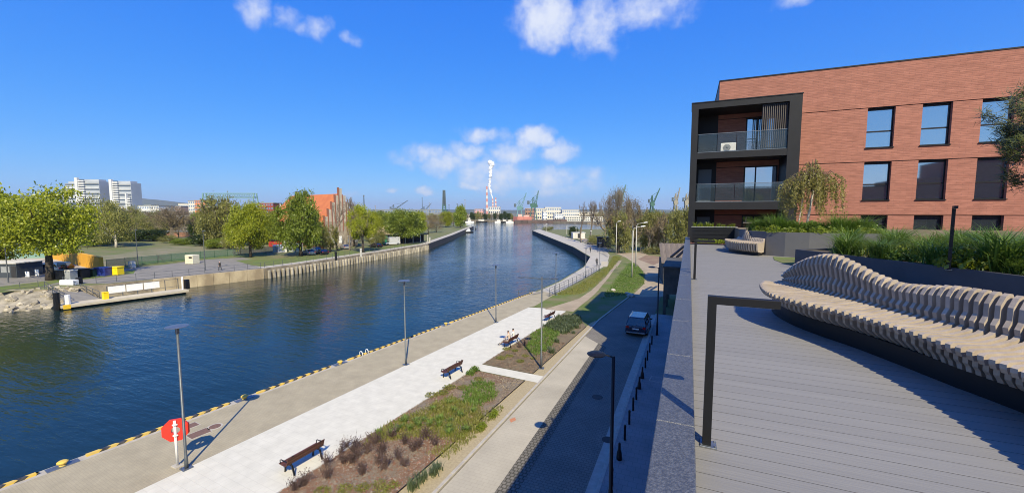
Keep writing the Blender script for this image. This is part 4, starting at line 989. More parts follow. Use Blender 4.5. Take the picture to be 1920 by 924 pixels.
# life ring on its post
p = G(333, 873); t = thing('life_ring_stand', 'red life ring housing on a white post at the quay edge', 'life ring', p, R(0))
MB().bevbox(-.2, .2, -.16, .16, 0, .04, .01).build('base', M_kerb, t)
MB().tube([(0, 0, .03), (0, 0, 2.05)], .05, 10).build('post', M_white, t, smooth=True)
mb = MB(); n = 8; ro, ri = .52, .17
def ringpt(r, k, y): a = 2 * math.pi * (k + .5) / n; return (r * math.cos(a), y, r * math.sin(a))
vs = []
for k in range(n): vs += [ringpt(ro * .9, k, .24), ringpt(ro, k, .12), ringpt(ro, k, .04), ringpt(ri, k, .04), ringpt(ri, k, .15), ringpt(ri * 1.5, k, .24)]
fs = []
for k in range(n):
    a, b = k * 6, ((k + 1) % n) * 6
    for i in range(6): j = (i + 1) % 6; fs.append((a + i, b + i, b + j, a + j))
mb.add(vs, fs); q = mb.build('ring_housing', M_red, t, (0, 0, 1.60), (0, 0, R(48)))
bmf = bmesh.new(); bmf.from_mesh(q.data); bmesh.ops.recalc_face_normals(bmf, faces=bmf.faces); bmf.to_mesh(q.data); bmf.free()
for z in (1.36, 1.84): MB().box(-.07, .07, -.07, .07, z, z + .05).build('clamp', M_white, t)

# benches
def park_bench(label, p, rz):
    t = thing('park_bench', label, 'bench', p, rz, 'dark wooden park benches')      # local +y is forward
    me = MB().bevbox(-.88, .88, -.05, .05, 0, .035, .008).mesh('slat', M_wood)
    for k in range(4): put('seat_slat', me, t, (0, .38 - k * .115, .43 + (.01 if k == 0 else 0)))
    for k in range(3): put('back_slat', me, t, (0, -.085 - k * .035, .54 + k * .115), (R(107), 0, 0))
    for s in (-1, 1):
        mb = MB(); x = s * .66
        mb.bar((x, .36, 0), (x, .30, .42), .06, .05).bar((x, -.12, .42), (x, -.26, 0), .06, .05).bar((x, .40, .41), (x, -.06, .41), .06, .04).bar((x, -.06, .41), (x, -.2, .86), .05, .035)
        lg = mb.build('leg_frame', M_black, t)
        MB().tube([(s * .86, .36, .45), (s * .86, .36, .62), (s * .86, .3, .66), (s * .86, -.1, .66)], .02, 6).build('armrest', M_black, lg)
    return t
BA = math.pi / 2 - ANG
park_bench('empty dark wooden bench nearest, beside the red mulch bed', Vector((-15.05, 12.1, .008)), BA)
park_bench('empty dark bench second along the path, before the cross path', Vector((-14.35, 23.3, .008)), BA)
park_bench('dark bench with two people sitting on it', Vector((-13.15, 30.55, .008)), BA)
park_bench('far dark bench half hidden by tall grass at the end of the path', Vector((-12.75, 39.6, .008)), BA)

# black bollards along the pavement
bmat = M_black
slim = MB().lathe([(.055, 0), (.055, .62), (.06, .63), (.06, .70), (.045, .745), (.01, .76)], 10).mesh('post', bmat, smooth=True)
wide = MB().lathe([(.12, 0), (.125, .1), (.10, .34), (.06, .46), (.052, .68), (.06, .72), (.03, .78)], 10).mesh('post', bmat, smooth=True)
BOLL = [(15.9, 0), (17.8, 1), (19.5, 0), (21.1, 0), (22.7, 0), (24.15, 0), (25.75, 1), (27.5, 1), (29.5, 0), (31.1, 0), (33.0, 0), (35.0, 0), (41.0, 0)]
for i, (Y, wd) in enumerate(BOLL):
    lb = 'black bollard with a swollen base on the shaded pavement edge' if wd else 'slim black bollard on the shaded pavement edge'
    t = put('bollard', wide if wd else slim, None, (-2.5, Y, .12)); tag(t, lb, 'bollard', 'swollen bollards' if wd else 'slim bollards')

# ------------------------------------------------------------------ railings
def railing(label, pts, h, step, m, parent_name='railing', bars=(1.0, .55, .1), group=None, r=.025, zb=0.0):
    t = thing(parent_name, label, 'railing', (pts[0][0], pts[0][1], zb), 0, group); o = Vector((pts[0][0], pts[0][1], 0))
    P = [Vector((p[0], p[1], 0)) for p in pts]; n = max(1, int(poly_len(P) / step)); me = MB().box(-r, r, -r, r, 0, h).mesh('post', m)
    for i in range(n + 1): q = lerp_poly(P, i / n) - o; put('post', me, t, q)
    for b in bars:
        mb = MB()
        for a, c_ in zip(P, P[1:]): mb.bar(a - o + Vector((0, 0, h * b)), c_ - o + Vector((0, 0, h * b)), r * 1.4, r * 1.4)
        mb.build('rail', m, t)
    return t
M_rail = mat('grey painted steel', (.12, .13, .14), (.09, .10, .11), 4, .5, metal=.3)
gv = lambda *a: [tuple(G(*p).to_2d()) for p in a]
railing('grey railing between the far promenade and the lawn', gv((1030, 556), (1060, 541), (1090, 526), (1122, 507)), 1.1, 1.9, M_rail, bars=(1, .7, .4, .1))
railing('short grey railing at the end of the striped quay', gv((972, 558), (990, 552), (1000, 553), (1018, 549)), 1.0, 1.8, M_rail)
railing('curved dark handrail by the steps near the pier', gv((1120, 473), (1130, 476), (1140, 482)), 1.1, 1.5, M_rail)
railing('railing along the landward side of the pier', gv((1050, 444), (1080, 452), (1110, 464), (1125, 470)), 1.0, 5, M_rail, bars=(1, .5))
# concrete steps beside the promenade
p = G(1132, 500); st = thing('steps', 'pale concrete steps beside the railing above the lawn', 'steps', p, R(97))
for k in range(5): MB().box(k * .9, k * .9 + .95, -.7, .7, 0, .12 + k * .12).build('step', M_pave, st)
# ------------------------------------------------------------------ plants on the terrace
def tuft_mesh(seed, n, h, m, sp=.09, w=.008, droop=.75):
    rg = random.Random(seed); mb = MB(); blades(mb, 0, 0, 0, h, n, rg, sp, w, droop)
    blades(mb, 0, 0, 0, h * .6, n // 2, rg, sp * 1.6, w, droop * 1.3); return mb.mesh('grass_clump', m)
TF = [tuft_mesh(50 + k, 260, .64 + .06 * k, G_orn, .12, .009 + .001 * k, 1.05) for k in range(5)]
rg = random.Random(77); k = 0
GPOLY = [(3.5, 15.0), (4.15, 13.6), (5.0, 11.9), (5.75, 10.45), (7.2, 7.6), (9.6, 9.5), (9.6, 15.5), (5.0, 15.9)]
def clump(x, y, z, s, label, group, k, TF=TF, name='grass_clump'):
    t = put(name, TF[k % len(TF)], None, (x, y, z), (0, 0, k * 1.9), (s, s, s * rg.uniform(.85, 1.15))); return tag(t, label, 'plant', group)
placed = []
for x, y in scatter(GPOLY, 420, rg):
    if all((x - a) ** 2 + (y - b) ** 2 > .62 ** 2 for a, b in placed): placed.append((x, y))
for x, y in placed:
    edge = min((Vector((x, y)) - lerp_poly([PA, PB, PC], q / 40).to_2d()).length for q in range(41))
    clump(x, y, pz - .06, rg.uniform(.55, .95) if edge < .7 else rg.uniform(.7, 1.2), 'tall green grass clump in the black planter behind the long bench', 'grass clumps in the black planter', k); k += 1
ysh = [shrub_mesh(90 + j, 'yellow') for j in range(3)]
for x, y in ((5.9, 10.55), (6.15, 10.1), (6.35, 9.75), (6.0, 10.0), (6.6, 9.3), (6.3, 10.5)):
    clump(x, y, pz - .05, rg.uniform(.75, 1.0), 'yellow green leafy plant at the planter edge on the far right', 'yellow plants in the black planter', k, ysh, 'leafy_plant'); k += 1
for x, y in scatter(GPOLY, 44, rg): clump(x, y, pz - .06, rg.uniform(.9, 1.5), 'broad leaved green plant among the grasses behind the long bench', 'leafy plants in the black planter', k, [shrub_mesh(95 + (k % 3), 'leafy')] if k % 9 == 0 else ysh, 'leafy_plant'); k += 1
def hedge_line(pts, n, s, lab, grp, meshes, z, jit, name):
    global k
    for i in range(n):
        q = lerp_poly([Vector((*p, 0)) for p in pts], i / max(1, n - 1)); clump(q.x + rg.uniform(-jit, jit), q.y + rg.uniform(-jit, jit), z, s * rg.uniform(.8, 1.25), lab, grp, k, meshes, name); k += 1
z2 = 10.2
hedge_line([(2.6, 19.2), (3.1, 18.4), (4.1, 18.05), (5.2, 18.1), (6.2, 18.2)], 15, .8, 'yellow green plant along the rim of the curved grey planter', 'yellow plants in the curved planter', ysh, z2, .1, 'leafy_plant')
gsh = [shrub_mesh(95 + j, 'leafy') for j in range(3)]
hedge_line([(2.7, 20.2), (3.4, 19.2), (4.6, 18.9), (6.0, 19.0)], 16, 1.15, 'dark green bushy plant under the weeping tree', 'green plants in the curved planter', gsh, z2, .2, 'leafy_plant')
hedge_line([(2.5, 19.8), (3.3, 18.9), (4.6, 18.5), (5.9, 18.6)], 12, .8, 'bright green grass clump under the weeping tree', 'grass clumps in the curved planter', TF, z2, .15, 'grass_clump')
tsh = [tuft_mesh(70 + j, 60, .5, G_yel, .05, .012, .5) for j in range(2)]
hedge_line([(.35, 24.9), (2.2, 24.9)], 14, .6, 'small upright green plant on the far slatted planter box', 'small plants on the slatted box', tsh, DZ + .78, .05, 'small_plant')
hedge_line([(.5, 23.9), (2.0, 23.9)], 8, .7, 'low yellow green plant on the deck in front of the slatted box', 'low plants at the slatted box foot', ysh, DZ + .005, .08, 'small_plant')
l_light('black square light post standing in the grasses behind the long bench', (4.98, 11.35, pz - .05), 1.32, .45, R(-110))
# weeping tree
wp = Vector((4.35, 19.6, z2)); t = thing('weeping_tree', 'small weeping tree with a white staked trunk in the curved planter', 'tree', wp); t.scale = (.9, .9, 1)
mb = MB(); mb.tube([(-.12, 0, -.1), (0, 0, .8), (.08, 0, 1.55), (.1, .02, 2.15)], [.05, .045, .04, .03], 8); mb.build('trunk', M_birch, t, smooth=True)
MB().tube([(-.42, .1, -.1), (-.3, .1, .8), (-.2, .08, 1.85)], .025, 6).build('stake', M_birch, t)
rgw = random.Random(5); mb = MB(); lf = MB()
for i in range(110):
    a = rgw.uniform(0, 6.28); rr = rgw.uniform(.35, 1.25) ** 1.0; top = 2.15 + rgw.uniform(-.2, .35) * (1.3 - rr * .5)
    if i < 16: rr *= .35; top += .45
    ln = rgw.uniform(.8, 1.75) * (.55 if i < 16 else 1)
    p0 = Vector((.1, .02, 1.7 + rgw.uniform(-.2, .35))); p1 = Vector((math.cos(a) * rr * .6, math.sin(a) * rr * .6, top)); p2 = Vector((math.cos(a) * rr, math.sin(a) * rr, top - .35)); p3 = Vector((math.cos(a) * rr * 1.05, math.sin(a) * rr * 1.05, max(.1, top - ln)))
    mb.tube([p0, p1, p2, p3], [.014, .01, .006, .003], 4, cap=False)
    for _ in range(105):
        u = rgw.uniform(.1, 1); c = p1.lerp(p2, u * 3) if u < .33 else p2.lerp(p3, (u - .33) / .67)
        leaf_quad(lf, c + Vector((rgw.gauss(0, .045), rgw.gauss(0, .045), rgw.gauss(0, .03))), rgw.uniform(.02, .042), rgw)
mb.build('branches', mat('brown twig bark', (.12, .09, .055), rough=.9), t); lf.build('foliage', leafmat('small olive leaves', (.36, .31, .08), (.24, .24, .055)), t)
# pine at the right edge
pp_ = along(2020, 6.6, pz - .1); t = thing('pine_tree', 'pine with long needles reaching in at the right edge of the photo', 'tree', pp_)
MB().tube([(0, 0, 0), (-.1, .05, 1.6), (-.05, 0, 2.6), (-.1, .05, 3.3)], [.13, .11, .09, .04], 8).build('trunk', M_bark, t, smooth=True)
rgp = random.Random(9); nd_ = MB(); br = MB()
for i in range(120):
    a = rgp.uniform(0, 6.28); z = rgp.uniform(1.75, 3.0); rr = rgp.uniform(.3, 1.15) * (1.15 - abs(z - 2.45) * .6)
    c = Vector((math.cos(a) * rr, math.sin(a) * rr, z + rgp.uniform(0, .3))); br.tube([(0, 0, z - .35), c * .6 + Vector((0, 0, z * .4 - .1)), c], [.016, .01, .005], 4, cap=False)
    axis = Vector((math.cos(a) * .8, math.sin(a) * .8, .8)).normalized()
    for _ in range(170):
        d = (axis * rgp.uniform(-.1, 1.0) + Vector((rgp.gauss(0, .6), rgp.gauss(0, .6), rgp.gauss(0, .6)))).normalized(); s = c + axis * rgp.uniform(-.2, .08) + Vector((rgp.gauss(0, .05), rgp.gauss(0, .05), rgp.gauss(0, .05))); e = s + d * rgp.uniform(.10, .17); w = d.orthogonal().normalized() * .0075
        nd_.add([s - w, s + w, e], [(0, 1, 2)])
nd_.build('needles', leafmat('pine needles', (.075, .11, .028), (.15, .14, .04), .1, 2.5, .2), t); br.build('branches', M_bark, t)

# ------------------------------------------------------------------ people
SKIN = mat('skin', (.5, .3, .22), rough=.6)
def cloth(name, c): return mat('cloth ' + name, c, tuple(x * .8 for x in c), 8, .85, coord='obj')
def person(label, loc, rz, J, cols, name='person', s=1.0):
    # J: joints {name: (x,y,z,r)}, built as one skin
    E_ = [('pelvis', 'waist', 'top'), ('waist', 'chest', 'top'), ('chest', 'neck', 'top'), ('neck', 'head', 'skin'), ('head', 'crown', 'hair')]
    for q in 'lr':
        E_ += [('chest', 'sho' + q, 'top'), ('sho' + q, 'elb' + q, 'top'), ('elb' + q, 'wri' + q, 'top'), ('wri' + q, 'han' + q, 'skin'), ('han' + q, 'fin' + q, 'skin'),
               ('pelvis', 'hip' + q, 'leg'), ('hip' + q, 'kne' + q, 'leg'), ('kne' + q, 'ank' + q, 'leg'), ('ank' + q, 'toe' + q, 'shoe')]
    nm = list(J); me = bpy.data.meshes.new('body'); me.from_pydata([J[n][:3] for n in nm], [(nm.index(a), nm.index(b)) for a, b, _ in E_], [])
    o = bpy.data.objects.new('body', me); C.objects.link(o)
    o.modifiers.new('skin', 'SKIN').use_smooth_shade = True; ss = o.modifiers.new('sub', 'SUBSURF'); ss.levels = 1; ss.render_levels = 1
    for i, n in enumerate(nm): me.skin_vertices[0].data[i].radius = (J[n][3], J[n][3] * (J[n][4] if len(J[n]) > 4 else 1)); me.skin_vertices[0].data[i].use_root = (n == 'pelvis')
    bpy.context.view_layer.update(); dg = bpy.context.evaluated_depsgraph_get(); m2 = bpy.data.meshes.new_from_object(o.evaluated_get(dg)); bpy.data.objects.remove(o)
    m2.materials.clear(); order = ['top', 'leg', 'skin', 'hair', 'shoe']
    for k_ in order: m2.materials.append(cols[k_])
    for f in m2.polygons:
        best = None
        for a, b, kd in E_:
            A, Bv = Vector(J[a][:3]), Vector(J[b][:3]); d = Bv - A; u = max(0, min(1, (f.center - A).dot(d) / max(1e-9, d.length_squared))); dd = (f.center - A - d * u).length
            if best is None or dd < best[0]: best = (dd, kd)
        f.material_index = order.index(best[1])
    t = thing(name, label, 'person', loc, rz); t.scale = (s, s, s); put('body', m2, t)
    return t
def joints_sit(stretch=0.0, lean=0.0, turn=0.0):
    J = {'pelvis': (0, 0, .54, .13), 'waist': (0, .0 + lean * .3, .74, .12), 'chest': (0, lean * .7, .96, .14), 'neck': (0, lean, 1.14, .055), 'head': (turn, lean + .03, 1.26, .095), 'crown': (turn, lean + .0, 1.36, .09)}
    for q, s in (('l', 1), ('r', -1)):
        J['sho' + q] = (s * .19, lean * .8, 1.05, .06); J['elb' + q] = (s * .25, lean + .1, .80, .045); J['wri' + q] = (s * .14, lean + .32, .70, .033); J['han' + q] = (s * .11, lean + .39, .68, .035, .6); J['fin' + q] = (s * .09, lean + .46, .67, .025, .5)
        J['hip' + q] = (s * .1, .04, .52, .095); kz = .52; J['kne' + q] = (s * .13, .46 + stretch * .05, kz, .07)
        J['ank' + q] = (s * .12, .50 + stretch * .42, .10, .045); J['toe' + q] = (s * .12, .62 + stretch * .45, .06 + stretch * .06, .04)
    return J
def joints_walk(st=.25, lean=.05):
    J = {'pelvis': (0, 0, .96, .125), 'waist': (0, lean * .3, 1.14, .12), 'chest': (0, lean * .7, 1.36, .14), 'neck': (0, lean, 1.52, .055), 'head': (0, lean + .03, 1.63, .095), 'crown': (0, lean, 1.73, .09)}
    for q, s in (('l', 1), ('r', -1)):
        J['sho' + q] = (s * .19, lean * .8, 1.44, .06); J['elb' + q] = (s * .24, lean - s * .1, 1.16, .045); J['wri' + q] = (s * .23, lean + .1 - s * .1, .92, .033); J['han' + q] = (s * .23, lean + .13 - s * .1, .84, .035, .6); J['fin' + q] = (s * .22, lean + .15 - s * .1, .77, .025, .5)
        J['hip' + q] = (s * .1, 0, .92, .095); J['kne' + q] = (s * .1, .06 + s * st * .6, .5, .07); J['ank' + q] = (s * .1, s * st, .09, .045); J['toe' + q] = (s * .1, s * st + .14, .04, .04)
    return J
H_dark = mat('dark hair', (.012, .009, .008), rough=.5); H_brown = mat('brown hair', (.06, .03, .015), rough=.5); SHOE = mat('dark shoes', (.02, .02, .022), rough=.6)
bR = BA
bx = Vector((-13.15, 30.55, 0)); tv = Vector((math.cos(bR), math.sin(bR), 0))
person('person in white top with dark hair sitting at the far end of the bench', bx + tv * .42 + Vector((-.05, 0, -.03)), bR, joints_sit(.3, .05), {'top': cloth('white', (.72, .72, .70)), 'leg': cloth('pale grey', (.5, .5, .5)), 'skin': SKIN, 'hair': H_dark, 'shoe': SHOE})
person('person in beige clothes stretching dark shoes out from the near end of the bench', bx - tv * .32 + Vector((-.05, 0, -.03)), bR, joints_sit(1.0, .12), {'top': cloth('beige', (.55, .44, .36)), 'leg': cloth('tan', (.42, .34, .28)), 'skin': SKIN, 'hair': H_brown, 'shoe': SHOE})
person('walker in dark clothes on the far promenade by the railing', G(1119, 499), R(10), joints_walk(), {'top': cloth('black', (.02, .02, .022)), 'leg': cloth('navy', (.02, .025, .04)), 'skin': SKIN, 'hair': H_dark, 'shoe': SHOE})
person('distant walker in dark jacket where the pier meets the promenade', G(1107, 474), R(40), joints_walk(.2), {'top': cloth('charcoal', (.05, .05, .055)), 'leg': cloth('navy', (.02, .025, .04)), 'skin': SKIN, 'hair': H_dark, 'shoe': SHOE})
person('person in black jacket with pale cap walking on the left quay road', G(413, 507), R(200), joints_walk(.28), {'top': cloth('black', (.02, .02, .022)), 'leg': cloth('dark', (.04, .04, .045)), 'skin': SKIN, 'hair': cloth('pink cap', (.6, .4, .4)), 'shoe': SHOE})

# ------------------------------------------------------------------ cars
M_carglass = mat_glass('car glass', (.008, .01, .012), .02)
def carpaint(name, c):
    m = mat('car paint ' + name, c, rough=.25); p = m.node_tree.nodes['Principled BSDF']; p.inputs['Coat Weight'].default_value = .8; p.inputs['Metallic'].default_value = .3; return m
M_tl = mat('tail light red', (.35, .01, .01), rough=.2); M_hl = mat('head light', (.6, .62, .65), rough=.15); M_chr = mat('chrome trim', (.6, .62, .65), rough=.2, metal=1)
def car(name, label, p, rz, paint, L=4.5, W=1.85, H=1.65, suv=True, cat='car', group=None, detail=True):
    t = thing(name, label, cat, p, rz, group)              # front towards +y
    hl = L / 2
    # side profile (y, z), lower body and greenhouse
    sec = [(-hl, .45, .86), (-hl + .06, .30, .98), (-hl + .5, .24, 1.02), (-.6, .2, 1.0), (.75, .2, .98), (hl - .9, .22, .94), (hl - .25, .26, .82), (hl, .42, .66)]
    mb = MB(); n = 10; vs = []
    for y, z0, z1 in sec:
        w = W / 2 * (.90 if abs(y) > hl - .02 else .97 if abs(y) > hl - .3 else 1)
        ring = [(-w * .94, z0), (-w, z0 + .12), (-w, (z0 + z1) / 2 + .05), (-w * .97, z1 - .05), (-w * .88, z1), (w * .88, z1), (w * .97, z1 - .05), (w, (z0 + z1) / 2 + .05), (w, z0 + .12), (w * .94, z0)]
        vs += [(x, y, z) for x, z in ring]
    fs = []
    for i in range(len(sec) - 1):
        for k_ in range(n): fs.append((i * n + k_, i * n + (k_ + 1) % n, (i + 1) * n + (k_ + 1) % n, (i + 1) * n + k_))
    fs += [tuple(reversed(range(n))), tuple((len(sec) - 1) * n + k_ for k_ in range(n))]
    mb.add([(-v[0], v[1], v[2]) for v in vs], fs); body = mb.build('body', paint, t, smooth=False)
    ya, yb, yc, yd = (-hl + .12, -hl + .5, .55, 1.35) if suv else (-hl + .5, -hl + 1.25, .35, 1.15)
    wb, wt = W / 2 * .90, W / 2 * .72
    cb = [(-wb, ya, .97), (wb, ya, .97), (wb, yd, .94), (-wb, yd, .94), (-wt, yb, H - .04), (wt, yb, H - .04), (wt, yc, H - .05), (-wt, yc, H - .05)]
    MB().add(cb, [(0, 1, 5, 4), (1, 2, 6, 5), (2, 3, 7, 6), (3, 0, 4, 7), (4, 5, 6, 7)]).build('cabin_glass', M_carglass, t)
    rf = MB(); e = .015
    rf.add([(-wt - .03, yb - .05, H - .05), (wt + .03, yb - .05, H - .05), (wt + .03, yc + .06, H - .06), (-wt - .03, yc + .06, H - .06), (-wt + .08, yb + .05, H), (wt - .08, yb + .05, H), (wt - .08, yc - .08, H), (-wt + .08, yc - .08, H)], [(4, 5, 6, 7), (0, 1, 5, 4), (1, 2, 6, 5), (2, 3, 7, 6), (3, 0, 4, 7), (3, 2, 1, 0)])
    rf.build('roof', paint, t)
    for s in (-1, 1):
        mbp = MB()
        for (y0, y1) in ((ya + .02, yb), (-.1, -.05), (yd - .02, yc)): mbp.bar((s * (wb + .004), y0, .97), (s * (wt + .01), y1, H - .05), .05, .07)
        mbp.build('pillar', paint, t)
        if suv: MB().bar((s * (wt - .02), yb + .1, H + .03), (s * (wt - .02), yc - .1, H + .03), .03, .03).build('roof_rail', M_chr, t)
        MB().bevbox(s * (W / 2 + .09) - .09, s * (W / 2 + .09) + .09, .72, .86, .96, 1.1, .03).build('mirror', paint, t)
        MB().box(s * (W / 2 * .78) - .13, s * (W / 2 * .78) + .13, -hl - .012, -hl + .1, .74, .92).build('tail_light', M_tl, t)
        MB().box(s * (W / 2 * .72) - .16, s * (W / 2 * .72) + .16, hl - .14, hl + .012, .56, .68).build('headlight', M_hl, t)
        for yw in (-hl + .85, hl - .9):
            wv = MB().lathe([(.2, -.11), (.33, -.11), (.345, -.06), (.345, .06), (.33, .11), (.2, .11)], 18).build('wheel', M_rub, t, (s * (W / 2 - .1), yw, .345), (0, R(90), 0))
            MB().lathe([(.05, -.115), (.21, -.108), (.21, .108), (.05, .115)], 14).build('rim', M_zinc, wv)
    if detail:
        MB().box(-.26, .26, -hl - .02, -hl + .02, .66, .77).build('number_plate', M_white, t)
        MB().box(-W * .4, W * .4, -hl - .016, -hl + .05, .955, .985).build('chrome_strip', M_chr, t)
        MB().box(-W * .42, W * .42, -hl - .05, -hl + .1, .34, .44).build('rear_bumper', M_grey, t)
        MB().box(-W * .36, W * .36, -hl - .056, -hl - .045, .40, .425).build('bumper_strip', M_chr, t)
        MB().bar((0, ya + .02, 1.02), (.35, ya + .14, 1.15), .02, .015).build('rear_wiper', M_black, t)
    return t
car('sport_utility_car', 'dark blue sport utility car driving on the shaded road', Vector((-4.0, 39.3, .0)), R(-1), carpaint('night blue', (.015, .025, .055)))
# ------------------------------------------------------------------ derelict shed at the road end
ds = thing('derelict_shed', 'dark derelict concrete shed beside the end of the shaded road', 'building', (-2.3, 46.3, 0))
M_ruin = mat('weathered dark concrete', (.10, .095, .08), (.05, .048, .042), .8, .95, bump=.5)
MB().box(0, 4.5, 0, 9.5, 2.3, 5.1).build('upper_wall', M_ruin, ds)
for x, y in ((.15, .15), (.15, 4.6), (.15, 9.2), (4.2, .15), (4.2, 9.2)): MB().box(x - .15, x + .15, y - .15, y + .15, 0, 2.3).build('column', M_ruin, ds)
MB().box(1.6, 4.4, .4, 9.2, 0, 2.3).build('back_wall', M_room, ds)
MB().box(-.12, 4.6, -.1, 9.6, 5.1, 5.28).build('roof_slab', M_ruin, ds)
MB().bar((.3, 9.6, 5.3), (1.8, 11.5, 6.6), .25, .2).build('beam', M_black, ds)
MB().bar((1.0, 9.6, 5.3), (2.6, 12.0, 6.8), .25, .2).build('beam', M_black, ds)
sh = thing('old_shed', 'old shed with a brown corrugated roof behind the terrace parapet', 'building', (-3.5, 66, 0), R(8))
MB().box(.2, 7, .2, 9, 0, 3.4).build('wall', M_ruin, sh)
M_corr = mat('brown corrugated sheet', (.16, .13, .105), (.11, .09, .075), 1, .8, stretch=(3, .3, 1))
for k in range(9):
    x0 = -.2 + k * .83; MB().add([(x0, -.6, 3.35), (x0 + .81, -.6, 3.35), (x0 + .81, 5, 5.9), (x0, 5, 5.9), (x0, -.6, 3.42), (x0 + .4, -.6, 3.5), (x0 + .81, -.6, 3.42), (x0 + .81, 5, 5.97), (x0 + .4, 5, 6.05), (x0, 5, 5.97)],
        [(0, 3, 2, 1), (4, 5, 8, 9), (5, 6, 7, 8), (0, 1, 6, 5, 4), (1, 2, 7, 6), (3, 9, 8, 7, 2), (0, 4, 9, 3)]).build('roof_sheet', M_corr, sh)
cb = thing('meter_box', 'small white cabinet on a pole above the old shed roof', 'cabinet', (.2, 62.5, 0))
MB().tube([(0, 0, 0), (0, 0, 6.2)], .06, 6).build('pole', M_zinc, cb); MB().bevbox(-.45, .45, -.2, .2, 5.2, 6.6, .03).build('cabinet', M_offw, cb); MB().add([(-.55, -.3, 6.6), (.55, -.3, 6.6), (.55, .3, 6.6), (-.55, .3, 6.6), (0, -.3, 6.95), (0, .3, 6.95)], [(0, 1, 4), (2, 3, 5), (1, 2, 5, 4), (3, 0, 4, 5), (3, 2, 1, 0)]).build('cap', M_offw, cb)
# rubble boulders by the dirt road
for k_, (px, s) in enumerate([((1150, 545), .35), ((1183, 556), .5), ((1176, 551), .3)]):
    p = G(*px); mb = MB(); rgb = random.Random(k_)
    bm = bmesh.new(); bmesh.ops.create_icosphere(bm, subdivisions=2, radius=s)
    for v in bm.verts: v.co *= 1 + .35 * mnoise.noise(v.co * 3 + Vector((k_ * 5, 0, 0))); v.co.z *= .6
    me = bpy.data.meshes.new('boulder'); bm.to_mesh(me); bm.free(); me.materials.append(M_kerb); o = put('boulder', me, None, (p.x, p.y, s * .35))
    tag(o, ['pale stone lying on the dirt track in the grass', 'large pale stone at the end of the road kerb', 'small pale stone beside the kerb end at the lawn corner'][k_], 'stone')

# ------------------------------------------------------------------ trees right of the canal
tree('bare_tree', 'bare grey tree standing alone on the pier beside the white hut', (1093, 455), 374, 50, None, tw='bare')
tree('brown_tree', 'tallest brown leafless tree in the group right of the pier', (1158, 470), 348, 62, 'bud', .2, tw='bare')
tree('brown_tree', 'brown budding tree on the right flank of the tall group', (1190, 472), 370, 46, 'bud', .15, tw='thicket', D=125)
tree('brown_tree', 'slender bare tree on the left flank of the tall group', (1136, 466), 362, 40, None, tw='bare', D=150)
tree('willow_tree', 'yellow green willow behind the pale street lamps', (1160, 474), 394, 66, 'olive', .05, tw='thicket')
for i, (x, y, ty, w, kd, lb) in enumerate([(1222, 470, 392, 60, 'olive', 'yellow green budding tree right of the pale street lamps'), (1250, 474, 392, 60, None, 'grey brown thicket tree left of the old shed roof'), (1278, 476, 388, 60, 'olive', 'olive thicket tree right behind the old shed'), (1205, 474, 420, 50, None, 'low brown brush at the foot of the street lamps'), (1300, 476, 392, 60, 'olive', 'olive tree at the end wall of the black balcony frame'), (1235, 472, 410, 44, 'bud', 'brown budding bush above the bare earth')]):
    tree('thicket_tree', lb, (x, y), ty, w, kd, .08, 'thicket beyond the dirt road', tw='thicket')
for i, (x, y, ty, w, lb) in enumerate([(1116, 458, 440, 40, 'green bush left of the dark hut on the pier land'), (1028, 432, 424, 26, 'small green bush near the tip of the pier'), (1075, 445, 424, 22, 'dark green bush left of the bare pier tree'), (1225, 476, 462, 40, 'low green bush beside the bare earth patch'), (1262, 480, 462, 30, 'bush beside the old shed wall')]):
    t = tree('bush', lb, (x, y), ty, w, 'olive' if i != 2 else 'dark', 0.02); t['category'] = 'bush'
# pier furniture
hb = thing('pier_hut', 'small white hut beside the bare tree on the pier', 'hut', G(1084, 447), R(30)); MB().box(-2.6, 2.6, -1.3, 1.3, 0, 2.4).build('wall', M_offw, hb); MB().box(-2.8, 2.8, -1.5, 1.5, 2.4, 2.6).build('roof', M_white, hb); MB().box(-.6, .9, -1.33, -1.31, .2, 2.1).build('door', M_room, hb)
dh = thing('dark_hut', 'dark hut beneath the tall brown trees by the pier', 'hut', G(1132, 463), R(20)); MB().box(-2, 2, -1.5, 1.5, 0, 3).build('wall', M_room, dh); MB().box(-2.2, 2.2, -1.7, 1.7, 3, 3.2).build('roof', M_dark, dh)
mo = thing('moored_boat', 'small white boat moored at the dark pier wall', 'boat', G(1030, 445, WZ), R(60))
MB().prism([(-.9, -2.4), (.9, -2.4), (1.0, .8), (0, 2.8), (-1.0, .8)], 0, .8).build('hull', M_white, mo); MB().box(-.6, .6, -1.2, .6, .8, 1.7).build('cabin', M_offw, mo)
for i, (x, y) in enumerate([(1080, 450), (1108, 458), (1025, 436), (1062, 444)]):
    t = thing('pier_lamp', ['pier lamp in front of the white hut', 'pier lamp nearest the dark hut', 'pier lamp close to the tip of the pier', 'pier lamp between the hut and the pier tip'][i], 'street lamp', G(x, y)); MB().tube([(0, 0, 0), (0, 0, 4.6)], [.09, .06], 6).build('pole', M_cpole, t); MB().bevbox(-.3, .3, -.12, .12, 4.6, 4.75, .03).build('lamp_head', M_white, t)

